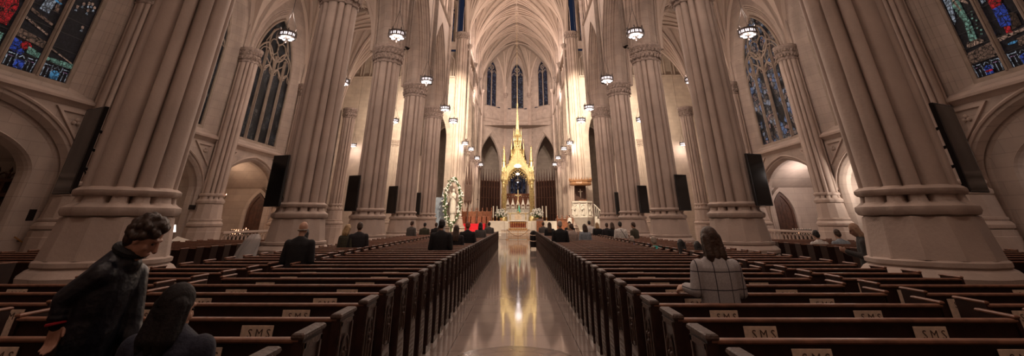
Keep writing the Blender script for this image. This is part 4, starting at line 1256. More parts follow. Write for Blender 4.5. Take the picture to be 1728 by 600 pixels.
# white sculpted relief glimpsed left of the nearest right pillar
def draped_statue(m, h=1.6, lean=0.0):
    prof = [(.26, 0), (.27, .1), (.22, .5), (.20, .8), (.17, .95), (.22, 1.15), (.23, 1.3), (.12, 1.42), (.07, 1.47), (.07, 1.50)]
    n = 16; rings = []
    for r, z in prof:
        rings.append([((r*(1+.10*math.sin(5*2*PI*k/n+z*3)*(1 if z < 1 else .2)))*math.cos(2*PI*k/n)*h/1.75, r*.75*(1+.10*math.sin(5*2*PI*k/n+z*3)*(1 if z < 1 else .2))*math.sin(2*PI*k/n)*h/1.75, z*h/1.75) for k in range(n)])
    m.loft(rings, True, True)
    m.blob((0, 0, 1.6*h/1.75), .105*h/1.75, 10, 6, rz=.135*h/1.75)
    m.capsule((.2*h/1.75, 0, 1.3*h/1.75), (.16*h/1.75, -.2, 1.02*h/1.75), .06, .045, 8); m.capsule((.16*h/1.75, -.2, 1.02*h/1.75), (.02, -.28, 1.18*h/1.75), .045, .035, 8)
    m.capsule((-.2*h/1.75, 0, 1.3*h/1.75), (-.17*h/1.75, -.2, 1.02*h/1.75), .06, .045, 8); m.capsule((-.17*h/1.75, -.2, 1.02*h/1.75), (-.02, -.28, 1.18*h/1.75), .045, .035, 8)
def statue(loc, h, label, rz=0, ped=0.0, m_=None):
    t = thing('statue', loc, label, 'statue', None, rz)
    m = MB(); draped_statue(m, h)
    o = m.build('figure', m_ or M_marble, t, smooth='all'); o.location = (0, 0, ped)
    if ped:
        m = MB(); m.lathe([(.38, 0), (.38, .1), (.30, .14), (.28, ped-.1), (.36, ped-.06), (.36, ped)], 8); m.build('pedestal', M_marble, t)
    return t
statue((16.9, 22.4, 0), 2.2, 'tall white marble statue in the second right niche', -.9, 1.5)
light('POINT', (16.1, 21.2, 3.2), 90, (1, .86, .74), .05)
# ------------------------------------------------------------------ sanctuary
def plinth_block(name, x0, x1, y0, y1, z0, z1, label, m_=None):
    m = MB(); m.bbox(x0, x1, y0, y1, z0, z1, .02)
    return structure(m.build(name, m_ or M_marble), label, 'platform')
plinth_block('trim_21', -7.0, 7.0, 51.6, 58, 0, .35, 'lowest white marble step of the sanctuary')
plinth_block('trim_22', -6.6, 6.6, 52.4, 58, .35, .62, 'second white marble step of the sanctuary')
plinth_block('trim_23', -7.4, 7.4, 58, 80, 0, 1.75, 'raised marble floor of the sanctuary')
for s in (-1, 1):
    x0, x1 = sorted((s*1.65, s*3.4))
    plinth_block('trim_%d' % (25+s), x0, x1, 55.0, 58, .62, 1.78, 'white marble parapet block %s of the altar stairs' % ('left' if s < 0 else 'right'))
for k in range(7):
    plinth_block('trim_%d' % (30+k), -1.65, 1.65, 56.6+k*.2, 58.0, .62+.16*k if k else .62, .62+.16*(k+1), 'marble stair tread %s in front of the altar' % ['lowest', 'second', 'third', 'fourth', 'fifth', 'sixth', 'top'][k])
# red carpeted steps left
t = thing('red_carpet_steps', (-5.45, 55.6, .62), 'bright red carpeted steps left of the altar stairs', 'carpet')
m = MB()
for k in range(3): m.bbox(-1.55, 1.55, -.9+.3*k, 1.9, .29*k, .29*(k+1), .01)
m.build('steps', M_red, t)
# communion gate and side rails
t = thing('bronze_gate', (0.0, 50.6, 0), 'low bronze openwork gate across the end of the aisle', 'gate')
m = MB()
for x in (-1.0, 0, 1.0): m.bbox(x-.03, x+.03, -.03, .03, 0, 1.02, .008)
for z in (.12, .55, .98): m.bbox(-1.0, 1.0, -.022, .022, z-.025, z+.025, .006)
m.build('frame', M_bronze, t)
for e in (-1, 1):
    m = MB()
    for k in range(10):
        x = e*(.09 + k*.095)
        m.tube([(x, 0, .12), (x, 0, .98)], .011, 4)
        m.tube([(x-.045*e+.045*math.cos(a*PI/4), 0, .76+.07*math.sin(a*PI/4)) for a in range(9)], .010, 4)
        m.tube([(x-.045*e+.04*math.cos(a*PI/4), 0, .34+.10*math.sin(a*PI/4)) for a in range(9)], .010, 4)
    m.build('gate_leaf', M_bronze, t)
for s in (-1, 1):
    t = thing('marble_rail', (s*1.45, 50.7, 0), 'short marble rail with bronze grille %s of the gate' % ('left' if s < 0 else 'right'), 'railing')
    m = MB(); m.bbox(-.36, .36, -.12, .12, 0, .62, .02); m.bbox(-.38, .38, -.14, .14, .86, .98, .02); m.build('rail_body', M_marble, t)
    m = MB()
    for k in range(6): m.tube([(-.3+k*.12, 0, .62), (-.3+k*.12, 0, .86)], .02, 5)
    m.build('grille', M_bronze, t)
t = thing('barrier_rope', (0, 49.6, 0), 'dark rope hanging in a swag in front of the bronze gate', 'rope')
m = MB(); m.tube([(-1.15+2.3*k/12, 0, .98-.62*(1-((k-6)/6)**2)) for k in range(13)], .022, 6); m.build('rope', mat('brown_rope', (.16, .06, .03), .8), t, smooth=True)
for e in (-1, 1):
    m = MB(); m.lathe([(.14, 0), (.14, .02), (.03, .05), (.02, .96), (.04, .99), (0, 1.03)], 10, e*1.15); m.build('stanchion', M_bronze, t, smooth=True)
# front altar
t = thing('front_altar', (0, 55.2, .62), 'low red marble altar with gilded colonnettes behind the bronze gate', 'altar')
m = MB(); m.bbox(-.95, .95, -.35, .35, .45, 1.1, .02); m.build('body', M_redmarble, t)
m = MB(); m.bbox(-1.15, 1.15, -.5, .5, 1.1, 1.2, .02); m.bbox(-1.2, 1.2, -.5, .5, 0, .12, .02); m.build('slab', M_marble, t)
for k in range(9):
    x = -1.05 + k*.2625
    m = MB(); m.lathe([(.05, .12), (.03, .18), (.028, .9), (.05, 1.0), (.06, 1.08)], 8, x, -.42); m.build('colonnette', M_bronze, t, smooth=True)
m = MB()
for k in range(8): arch_tube(m, arch(.11, .85, .14, 0, None, 4), .02, -.44, -.92+k*.2625)
for k in range(8): m.box(-1.0+k*.2625, -.84+k*.2625, -.37, -.355, .16, .42)
m.build('arcading', M_bronze, t)
# red-brown ambo right
t = thing('wooden_ambo', (2.55, 54.6, .62), 'red-brown wooden reading desk right of the front altar', 'lectern')
m = MB(); m.bbox(-.4, .4, -.3, .3, 0, 1.15, .02)
for k in range(3): m.bbox(-.34+k*.24, -.16+k*.24, -.33, -.3, .15, 1.0, .015)
m.build('body', M_oak, t)
m = MB(); m.T = Matrix.Translation((0, 0, 1.25)) @ Matrix.Rotation(.4, 4, 'X'); m.bbox(-.42, .42, -.3, .3, -.03, .03, .01); m.build('desk_top', M_darkwood, t)
# high altar with reredos
t = thing('high_altar', (0, 66.4, 1.75), 'white marble high altar with gilded edges under the golden canopy', 'altar')
m = MB(); m.bbox(-1.35, 1.35, -.4, .4, .0, 1.0, .03); m.bbox(-1.5, 1.5, -.5, .5, 1.0, 1.1, .02); m.build('table', M_marble, t)
m = MB(); m.bbox(-.45, .45, -.43, -.4, .2, .88, .01)
m.tube([(-.2, -.45, .35), (0, -.45, .75), (.2, -.45, .35)], .02, 5)
m.build('carved_front', mat('cream_relief', (.78, .62, .45), .5, noise=.2, nscale=9), t)
for e in (-1, 1):
    m = MB(); m.lathe([(.10, 0), (.07, .1), (.06, .8), (.10, .95), (.1, 1.0)], 10, e*1.1, -.46); m.build('column', M_gold, t, smooth=True)
m = MB(); m.bbox(-1.52, 1.52, -.52, -.5, .98, 1.04, .005); m.build('gilt_edge', M_gold, t)
t = thing('reredos', (0, 68.6, 1.75), 'row of pale gothic niches with statues behind the high altar', 'altar screen')
m = MB(); m.bbox(-1.9, 1.9, 0, .3, 0, 1.6, .02)
for k in range(5):
    x = -1.5 + k*.75
    for e in (-.25, .25): m.bbox(x+e-.05, x+e+.05, -.2, .0, 1.1, 2.2, .01)
    m.lathe([(.34, 2.2), (.05, 2.9), (0, 3.0)], 4, x, -.05, a0=PI/4)
    m.blob((x, -.05, 3.02), .05, 6, 3)
m.build('niches', M_marble, t)
for k in (0, 1, 3, 4):
    m = MB(); m.T = Matrix.Translation((-1.5+k*.75, -.15, 1.12)); draped_statue(m, 1.0); m.build('figure', M_marble, t, smooth='all')
m = MB(); m.T = Matrix.Translation((.12, -.3, 1.15)); m.loft([[(r*math.cos(2*PI*k/10), r*.6*math.sin(2*PI*k/10), z) for k in range(10)] for r, z in ((.26, 0), (.2, .4), (.12, .75), (.06, .95))], True, True); m.build('green_veil', M_teal, t, smooth=True)
t = thing('carved_screen', (0, 72.0, 1.75), 'dark carved wooden screen with pale studs behind the altar', 'screen')
m = MB(); m.bbox(-2.6, 2.6, 0, .2, 0, 3.9, .03)
for k in range(9): m.bbox(-2.5+k*.56, -2.06+k*.56, -.06, 0, .3, 3.2, .02)
m.build('panelling', M_oak, t)
m = MB()
for k in range(14): m.blob((-2.4+k*.37, -.08, 3.5), .07, 6, 3)
m.build('studs', M_marble, t)
# altar cross
t = thing('altar_cross', (0.03, 65.9, 2.86), 'tall gilded altar cross on a slender stem', 'cross')
m = MB(); m.lathe([(.2, 0), (.2, .06), (.05, .15), (.04, 1.2), (.09, 1.28), (.04, 1.35)], 10); m.build('stem', M_gold, t, smooth=True)
m = MB(); m.bbox(-.05, .05, -.03, .03, 1.3, 2.9, .01); m.bbox(-.42, .42, -.03, .03, 2.2, 2.3, .01)
for x, z in ((-.42, 2.25), (.42, 2.25), (0, 2.92)): m.blob((x, 0, z), .08, 6, 3)
m.build('cross_arms', M_gold, t)
# sanctuary lamps on a chain
t = thing('sanctuary_lamp', (0, 62.5, 6.6), 'bright white sanctuary lamps on one long chain before the altar', 'lamp')
m = MB(); m.lathe([(.05, 0), (.38, .08), (.42, .2), (.30, .34), (.1, .4)], 14); m.build('lower_bowl', M_fixture, t)
for z, r in ((1.0, .26), (0.02, .12)):
    m = MB(); m.lathe([(.04, z-.1), (r, z), (r*.9, z+.12), (.05, z+.22)], 12); m.build('lit_globe', M_glow, t)
m = MB(); m.lathe([(.1, 1.9), (.46, 2.0), (.48, 2.18), (.2, 2.35)], 12); m.build('lit_crown', M_glow, t)
m = MB(); m.tube([(0, 0, .1), (0, 0, 26.6)], .02, 5); m.build('chain', M_gold, t)

# ------------------------------------------------------------------ gilded canopy over the altar
t = thing('gilded_canopy', (0, 68.0, 1.75), 'tall gilded gothic canopy with pierced spire over the high altar', 'altar canopy')
def pinnacle(m, x, y, z, h, r, crock=4):
    m.lathe([(r, z), (r*1.15, z+h*.04), (r, z+h*.07), (r*.92, z+h*.35), (r*1.25, z+h*.38), (r*.8, z+h*.42), (r*.1, z+h*.92), (r*.35, z+h*.94), (0, z+h)], 6, x, y)
    for k in range(crock):
        for a in range(4):
            zz = z+h*(.5+.4*k/crock); rr = r*(.85-.65*k/crock)
            m.blob((x+rr*math.cos(a*PI/2), y+rr*math.sin(a*PI/2), zz), r*.18, 4, 3)
for e in (-1, 1):
    for f in (-1.6, 1.6):
        m = MB(); x, y = e*2.02, f
        m.lathe([(.50, 0), (.50, .5), (.42, .6), (.40, .9), (.34, 1.0)], 8, x, y)
        for a in range(8):
            c, s_ = math.cos(a*PI/4+PI/8), math.sin(a*PI/4+PI/8)
            m.tube([(x+.25*c, y+.25*s_, .9), (x+.25*c, y+.25*s_, 5.4)], .085, 6)
        m.lathe([(.19, .9), (.19, 5.4)], 8, x, y)
        m.lathe([(.38, 5.2), (.52, 5.5), (.46, 5.6), (.50, 6.1), (.40, 6.2), (.36, 7.2)], 8, x, y)
        for q in range(6):
            for a in range(4): m.blob((x+.34*math.cos(a*PI/2+PI/4), y+.34*math.sin(a*PI/2+PI/4), 1.4+.65*q), .07, 5, 3)
        pinnacle(m, x, y, 6.9, 3.2, .26, 5)
        for aa in range(4):
            pinnacle(m, x+.36*math.cos(aa*PI/2+PI/4), y+.36*math.sin(aa*PI/2+PI/4), 5.8, 2.2, .10, 3)
        m.build('leg', M_gold, t, smooth=True)
        if f < 0:
            m = MB(); m.T = Matrix.Translation((x, y-.42, 4.3)); draped_statue(m, 1.0); m.build('figure', M_gold, t, smooth='all')
def gable(y0, ax):
    m = MB()
    if ax: m.T = Matrix.Rotation(PI/2, 4, 'Z')
    w = 1.55; 
    c0 = arch(w, 5.2, 2.1, 0, 4.9, 9)
    for off, r in ((.0, .07), (.18, .05), (.32, .06)): arch_tube(m, arch(w, 5.2, 2.1, off, 4.9, 9), r, y0)
    # spandrel plate between arch and steep gable
    gab = [(-2.25, 5.7), (0, 10.1), (2.25, 5.7)]
    cur = arch(w, 5.2, 2.1, .05, None, 8)
    def gz(s): return 10.1 - abs(s)/2.25*4.4
    m.loft([[(a, y0+.05, b) for a, b in cur], [(a*1.28, y0+.05, max(b, gz(a*1.28)-.15)) for a, b in cur]], closed=False)
    m.loft([[(a, y0-.05, b) for a, b in cur], [(a*1.28, y0-.05, max(b, gz(a*1.28)-.15)) for a, b in cur]], closed=False)
    for e in (-1, 1):
        m.tube([(e*2.25, y0, 5.7), (0, y0, 10.15)], .10, 6)
        for k in range(9):
            f = (k+.5)/9; x = e*2.25*(1-f); z = 5.7+4.45*f
            m.blob((x+e*.12, y0, z+.10), .10, 5, 3)
        for k in range(5):
            a = k*.17+.1
            m.tube([(e*(w-.05-.3*k), y0, 5.2+[.9, 1.35, 1.65, 1.9, 2.05][k]*.75), (e*(w-.3-.3*k), y0, 4.95+[.9, 1.35, 1.65, 1.9, 2.05][k]*.75)], .06, 5)
            m.blob((e*(w-.32-.3*k), y0, 4.92+[.9, 1.35, 1.65, 1.9, 2.05][k]*.75), .09, 5, 3)
    for a in range(6): m.tube([(.32*math.cos(b*PI/5)*1.0, y0-.06, 8.25+.32*math.sin(b*PI/5)) for b in range(11)], .04, 5) if a == 0 else None
    for q in (-.55, 0, .55): m.tube([(q, y0-.06, 7.6), (q, y0-.06, 10.1-abs(q)*1.95-.2)], .04, 5)
    m.blob((0, y0, 10.25), .16, 6, 4); m.blob((0, y0, 10.5), .08, 6, 4)
    m.build('gable', M_gold, t, smooth=True)
gable(-1.75, False); gable(1.75, False); gable(-2.1, True); gable(2.1, True)
m = MB()
m.lathe([(1.3, 8.4), (1.1, 8.6), (.62, 10.2), (.52, 10.3)], 8)
for a in range(8):
    c, s_ = math.cos(a*PI/4+PI/8), math.sin(a*PI/4+PI/8)
    m.tube([(c*.58, s_*.58, 8.8), (c*.52, s_*.52, 12.0)], .06, 5)
    pinnacle(m, c*.62, s_*.62, 11.2, 2.1, .11, 3)
    pinnacle(m, c*1.0, s_*1.0, 8.9, 2.6, .12, 3)
for z, r in ((10.4, .62), (11.3, .58), (12.1, .54)): m.lathe([(r, z-.06), (r+.08, z), (r, z+.06)], 8, a0=PI/8)
m.lathe([(.34, 9), (.30, 12.4)], 8)
m.build('lantern_tier', M_gold, t, smooth=True)
m = MB()
m.lathe([(.38, 12.2), (.42, 12.6), (.30, 12.8), (.26, 13.0), (.05, 16.5), (.14, 16.55), (.10, 16.7), (.05, 16.75)], 8)
for k in range(8):
    for a in range(4):
        z = 13.1+k*.42; r = .26-.024*k
        m.blob((r*math.cos(a*PI/2), r*math.sin(a*PI/2), z), .055, 5, 3)
m.blob((0, 0, 16.85), .14, 6, 4); m.bbox(-.035, .035, -.03, .03, 16.8, 17.3, .005); m.bbox(-.15, .15, -.03, .03, 17.05, 17.12, .005)
m.build('spire', M_gold, t, smooth=True)

# ------------------------------------------------------------------ candles and flowers beside the altar
CD = None
for i, (x, y) in enumerate(((-3.35, 63.5), (-2.85, 63.5), (3.35, 63.5), (3.85, 63.5))):
    lab = 'tall cream altar candle on a bronze stand, ' + ['far left', 'inner left', 'inner right', 'far right'][i]
    if CD is None:
        CD = thing('altar_candle', (x, y, 1.75), lab, 'candle', 'altar candles')
        m = MB(); m.lathe([(.16, 0), (.14, .05), (.04, .12), (.035, .35), (.09, .42), (.04, .47)], 10); m.build('stand', M_bronze, CD, smooth=True)
        m = MB(); m.lathe([(.075, .46), (.07, 1.85), (.02, 1.87)], 10); m.build('wax_stick', M_wax, CD)
    else: copy_tree(CD, (x, y, 1.75), 0, lab)
def bouquet(loc, r, label, seed, n=60):
    rnd = random.Random(seed)
    t = thing('flower_arrangement', loc, label, 'flowers')
    m = MB(); m.lathe([(.16, 0), (.22, .05), (.1, .12), (.16, .35), (.2, .42)], 12); m.build('vase', M_bronze, t, smooth=True)
    a = MB(); b = MB()
    for k in range(n):
        th = rnd.uniform(0, 2*PI); ph = rnd.uniform(-.3, 1.2); rr = r*rnd.uniform(.6, 1.05)
        p = Vector((rr*math.cos(th)*math.cos(ph), rr*.7*math.sin(th)*math.cos(ph), .55+rr*(math.sin(ph)*.9+.3)))
        if k % 5 < 3:
            for q in range(5):
                an = q*1.257; b.blob((p.x+.05*math.cos(an), p.y-.03, p.z+.05*math.sin(an)), .035, 4, 3)
        else:
            a.tube([(0, 0, .35), (p.x*.5, p.y*.5, p.z*.7), p], .012, 3); a.blob(p, .07, 4, 3, rz=.04)
    a.build('foliage', M_leaf, t); b.build('blossoms', M_petal, t, smooth='all')
    return t
bouquet((-2.25, 62.6, 1.75), .85, 'large white flower arrangement left of the high altar', 3, 240)
bouquet((2.55, 62.6, 1.75), .85, 'large white flower arrangement right of the high altar', 4, 240)

# ------------------------------------------------------------------ choir stalls and screens
SC = None
def choir_screen(loc, label, w=4.6, h=6.0):
    t = thing('choir_screen', loc, label, 'screen', 'dark carved choir screens')
    m = MB(); m.bbox(-.12, .12, -w/2, w/2, 0, h*.78, .02); m.build('boarding', M_wood, t)
    m = MB()
    for k in range(8):
        y = -w/2 + k*w/7
        m.bbox(-.2, .2, y-.07, y+.07, 0, h*.8, .02)
        m.lathe([(.13, h*.8), (.17, h*.83), (.02, h*1.0), (.05, h*1.01), (0, h*1.03)], 6, 0, y)
    for z in (1.2, h*.45, h*.78): m.bbox(-.22, .22, -w/2, w/2, z-.06, z+.06, .02)
    m.build('posts', M_darkwood, t)
    m = MB()
    for k in range(7):
        y = -w/2 + (k+.5)*w/7
        m.tube([(.16, y+a, b) for a, b in arch(w/14*.8, h*.62, .5, 0, 1.4, 5)], .04, 5)
        m.tube([(-.16, y+a, b) for a, b in arch(w/14*.8, h*.62, .5, 0, 1.4, 5)], .04, 5)
    m.build('tracery', M_darkwood, t)
    return t
for s in (-1, 1):
    sd = 'left' if s < 0 else 'right'
    for i, y in enumerate((64.0, 71.0)):
        choir_screen((s*7.55, y, 1.75), 'dark carved wooden choir screen between %s pillars, %s' % (sd, ['nearer bay', 'farther bay'][i]))
    c = choir_screen((s*5.0, 81.7, 1.75), 'tall dark carved screen across the apse arch on the %s' % sd, 4.2, 8.3)
    c.rotation_euler = (0, 0, -s*math.radians(-46)+PI/2*0)
    c.rotation_euler = (0, 0, math.radians(49 if s > 0 else -49))
# choir stalls left
for i, (x, y, k) in enumerate(((-6.0, 57.2, 1.7), (-4.1, 57.2, 1.7))):
    t = thing('clergy_stall', (x, y, 1.49), 'carved red-brown wooden stall with pointed finials, ' + ['left by the pier', 'right nearer the stairs'][i], 'seat')
    m = MB(); m.bbox(-k/2, k/2, .3, .4, 0, 1.35, .02); m.bbox(-k/2, k/2, -.35, -.28, 0, .8, .02); m.build('panels', M_oak, t)
    m = MB(); m.bbox(-k/2, k/2, -.25, .3, .42, .5, .01); m.build('seat', M_darkwood, t)
    for j in range(4):
        m = MB(); xx = -k/2 + j*k/3
        m.bbox(xx-.05, xx+.05, -.35, .4, 0, 1.0, .01); m.lathe([(.07, 1.0), (.09, 1.4), (.03, 1.5), (.08, 1.6), (0, 1.85)], 6, xx, .35); m.build('divider', M_oak, t)
t = thing('processional_cross', (-4.9, 56.2, 1.49), 'dark processional cross standing by the stalls', 'cross')
m = MB(); m.tube([(0, 0, 0), (0, 0, 2.4)], .02, 6); m.build('pole', M_iron, t)
m = MB(); m.bbox(-.02, .02, -.02, .02, 2.35, 2.85, .005); m.bbox(-.14, .14, -.02, .02, 2.6, 2.65, .005); m.blob((0, 0, 2.38), .05, 6, 3); m.build('cross_head', M_iron, t)
# hanging dark canopy at the left crossing pier
t = thing('throne_canopy', (-5.75, 53.2, 3.6), 'dark carved wooden canopy hanging beside the left crossing pier', 'canopy')
m = MB(); m.bbox(-.42, .42, -.3, .3, .25, 2.0, .03)
for k in range(5): m.lathe([(.02, -.1-.25*(k % 2)), (.09, .15), (.09, .3)], 6, -.36+k*.18, -.3)
m.build('hood', M_darkwood, t)
m = MB()
for x, h in ((-.3, 2.0), (0, 3.4), (.3, 2.2)): m.lathe([(.16, 2.0), (.14, 2.3), (.02, 2.0+h), (0, 2.1+h)], 6, x, 0)
m.build('spirelets', M_darkwood, t)
m = MB(); m.bbox(-.05, .05, .25, .35, -3.6+1.2, 2.0, .01); m.build('support_post', M_darkwood, t)

# white statue framed by a flower garland at the left crossing pier
statue((-7.2, 51.35, 0), 2.5, 'white marble statue inside the flower garland', 0, 2.6)
t = thing('flower_garland', (-7.2, 50.95, 0), 'tall oval garland of white flowers and leaves around the statue', 'flowers')
rnd = random.Random(11); a = MB(); b = MB()
for k in range(420):
    th = rnd.uniform(0, 2*PI)
    w = .95; h = 2.25
    rx = w + rnd.gauss(0, .13) - .1; rz = h + rnd.gauss(0, .15)
    p = (rx*math.cos(th), rnd.uniform(-.15, .15), 3.75 + rz*math.sin(th))
    if k % 2: b.blob(p, rnd.uniform(.07, .12), 5, 3)
    else: a.blob(p, rnd.uniform(.08, .16), 5, 3, rz=.06)
a.tube([((.95-.1)*math.cos(q*PI/16), 0, 3.75+2.2*math.sin(q*PI/16)) for q in range(33)], .10, 6)
a.tube([(0, 0, 0), (0, 0, 1.55)], .08, 6)
a.build('foliage', M_leaf, t); b.build('blossoms', M_petal, t, smooth='all')

# pulpit
t = thing('pulpit', (6.95, 50.4, 0), 'white marble pulpit with a carved round wooden sounding board', 'pulpit')
m = MB(); m.lathe([(.9, 0), (.9, .3), (.5, .4), (.45, .9), (.6, 1.2), (1.02, 1.95), (1.12, 2.1), (1.12, 2.2), (1.02, 2.25), (1.02, 3.5), (1.16, 3.55), (1.16, 3.7), (1.0, 3.7), (.95, 2.3)], 8, a0=PI/8); m.build('tub', M_marble, t)
m = MB()
for k in range(8):
    an = k*PI/4 + PI/8
    m.T = Matrix.Rotation(an, 4, 'Z')
    m.lathe([(.08, 2.25), (.05, 2.35), (.05, 3.3), (.09, 3.5)], 6, 1.06, 0)
    m.T = Matrix.Rotation(an+PI/8, 4, 'Z') @ Matrix.Translation((.97, 0, 0)) @ Matrix.Rotation(-PI/2, 4, 'Z')
    arch_tube(m, arch(.24, 3.0, .35, 0, 2.3, 5), .05, -.02)
    m.T = Matrix.Rotation(an+PI/8, 4, 'Z') @ Matrix.Translation((1.0, 0, 2.35)); draped_statue(m, .85)
m.build('carved_arcade', M_marble, t, smooth=True)
m = MB(); m.bbox(-.55, .55, .6, .75, 3.6, 5.3, .03); m.bbox(-.62, -.5, .5, .8, 3.3, 5.4, .02); m.bbox(.5, .62, .5, .8, 3.3, 5.4, .02); m.build('back_panel', M_darkwood, t)
m = MB(); m.bbox(-.03, .03, .54, .58, 4.1, 5.0, .006); m.bbox(-.24, .24, .54, .58, 4.68, 4.74, .006); m.capsule((0, .5, 4.3), (0, .5, 4.75), .05, .08, 8); m.capsule((0, .5, 4.7), (.22, .5, 4.76), .03, .02, 6); m.capsule((0, .5, 4.7), (-.22, .5, 4.76), .03, .02, 6); m.blob((0, .5, 4.88), .06, 6, 4); m.build('crucifix', M_wax, t)
m = MB(); m.lathe([(.5, 5.30), (1.15, 5.32), (1.22, 5.45), (1.18, 5.62), (1.26, 5.72), (1.26, 5.85), (.9, 5.9), (.1, 5.95)], 12)
for k in range(24):
    an = k*PI/12; m.lathe([(.03, 0), (.07, .06), (.0, .28)], 4, 1.22*math.cos(an), 1.22*math.sin(an), 5.84)
m.build('sounding_board', mat('light_carved_oak', (.34, .17, .08), .5, noise=.3, nscale=9), t)
m = MB(); m.bbox(-.4, .4, -1.0, -.6, 3.72, 3.80, .02); m.build('book_desk', M_oak, t)
t2 = thing('pulpit_stair', (8.1, 50.6, 0), 'white marble stair curving up to the pulpit', 'stairs')
m = MB()
for k in range(9): m.bbox(.1+k*.22, .34+k*.22, -.5, .5, 0, 2.2-.22*k, .01)
m.build('steps', M_marble, t2)
m = MB(); m.tube([(.1, -.52, 3.4), (2.1, -.52, 1.35)], .06, 6)
for k in range(10): m.tube([(.15+k*.2, -.52, 3.35-.205*k), (.15+k*.2, -.52, 2.2-.2*k if k < 9 else .6)], .03, 5)
m.build('balustrade', M_marble, t2)
# reading desk and chair right
t = thing('wooden_lectern', (5.05, 53.6, .62), 'broad red-brown wooden lectern beside the pulpit', 'lectern')
m = MB(); m.bbox(-.62, .62, -.3, .3, 0, 1.3, .02)
for k in range(3): m.bbox(-.54+k*.38, -.24+k*.38, -.33, -.3, .2, 1.1, .02)
m.bbox(-.7, .7, -.38, .38, 1.3, 1.38, .02); m.build('body', M_oak, t)
for e in (-1, 0, 1):
    m = MB(); m.lathe([(.06, 1.38), (.09, 1.5), (.03, 1.56), (.07, 1.64), (0, 1.8)], 6, e*.55, 0); m.build('finial', M_oak, t)
t = thing('wooden_chair', (6.45, 53.4, .62), 'high-backed carved wooden chair right of the person in white', 'chair')
m = MB(); m.bbox(-.28, .28, .2, .28, .4, 1.5, .02); m.lathe([(.12, 1.5), (.14, 1.6), (.02, 1.8), (.07, 1.85), (0, 2.0)], 6, 0, .24); m.build('backrest', M_oak, t)
m = MB(); m.bbox(-.3, .3, -.28, .28, .4, .48, .01); m.build('seat', M_oak, t)
for x in (-.25, .25):
    for y in (-.24, .24):
        m = MB(); m.bbox(x-.03, x+.03, y-.03, y+.03, 0, .4, .005); m.build('leg', M_oak, t)
# side altar in the left transept
t = thing('side_altar', (-9.6, 52.0, 0), 'grey-blue gothic side altar glimpsed between the left pillars', 'altar')
m = MB(); m.bbox(-1.6, 1.6, -.1, .25, 0, 4.2, .03)
for x in (-1.1, 0, 1.1):
    arch_tube(m, arch(.45, 2.9, .9, 0, 1.4, 6), .07, -.14, x)
    m.lathe([(.12, 3.9), (.1, 4.3), (0, 5.0)], 6, x, 0)
m.build('screen', mat('grey_blue_marble', (.26, .30, .36), .5, noise=.2), t)
m = MB(); m.bbox(-1.2, 1.2, -.8, -.1, 0, 1.1, .02); m.build('table', M_marble, t)
m = MB(); m.T = Matrix.Translation((0, -.35, 1.4)); draped_statue(m, 1.6); m.build('figure', M_marble, t, smooth='all')
# black stand at the end of the centre aisle
t = thing('rolling_stand', (1.12, 33.7, 0), 'black rounded stand with pale curved bands at the aisle end', 'stand')
m = MB(); m.loft([[(a*.26*s1, b*.22, z) for a, b in [(math.cos(q*PI/8), math.sin(q*PI/8)) for q in range(16)]] for z, s1 in ((.12, .9), (.3, 1.05), (.7, 1.05), (1.0, .95), (1.12, .7), (1.16, .4))], True, True); m.build('body', M_black, t, smooth=True)
for z in (.55, .92):
    m = MB(); m.tube([(.27*math.cos(PI+q*PI/8), .24*math.sin(PI+q*PI/8), z-.05*math.sin(q*PI/8)) for q in range(9)], .022, 5); m.build('pale_band', M_card, t)
for e in (-1, 1):
    m = MB(); m.tube([(e*.22, 0, 0.02), (e*.22, 0, .2)], .03, 6); m.build('leg', M_iron, t)
# ------------------------------------------------------------------ people
SKIN = mat('skin', (0.52, 0.30, 0.21), 0.55)
SKIN_D = mat('tanned_skin', (0.30, 0.16, 0.11), 0.55)
def cloth(name, c, r=0.85): return mat(name, c, r, noise=.25, nscale=18, bump=.25, bscale=60)
C_BLACK = cloth('black_cloth', (.012, .011, .013)); C_NAVY = cloth('navy_cloth', (.014, .015, .030)); C_GREY = cloth('grey_cloth', (.10, .09, .085))
C_BEIGE = cloth('beige_cloth', (.38, .30, .26)); C_WHITE = cloth('white_cloth', (.70, .66, .62)); C_OLIVE = cloth('olive_cloth', (.06, .055, .035))
C_BLUE = cloth('pale_denim_cloth', (.26, .30, .34)); C_TEALC = cloth('teal_cloth_top', (.03, .42, .38)); C_PINK = cloth('dusty_pink_cloth', (.42, .30, .27))
C_BRIGHTBLUE = cloth('bright_blue_cloth', (.05, .16, .55)); C_SUIT = cloth('dark_suit_cloth', (.018, .015, .018)); C_DENIM = cloth('dark_denim', (.04, .045, .07))
H_BLACK = mat('black_hair', (.010, .008, .008), .5, bump=.5, bscale=50); H_BROWN = mat('brown_hair', (.055, .028, .016), .5, noise=.3, nscale=30, bump=.5, bscale=50)
H_GREY = mat('grey_hair', (.34, .28, .23), .6, noise=.2, nscale=30, bump=.5, bscale=50); H_RED = mat('auburn_hair', (.22, .07, .03), .5, noise=.3, nscale=30, bump=.5, bscale=50)
H_BLOND = mat('blond_hair', (.42, .28, .14), .5, noise=.2, nscale=30, bump=.5, bscale=50)
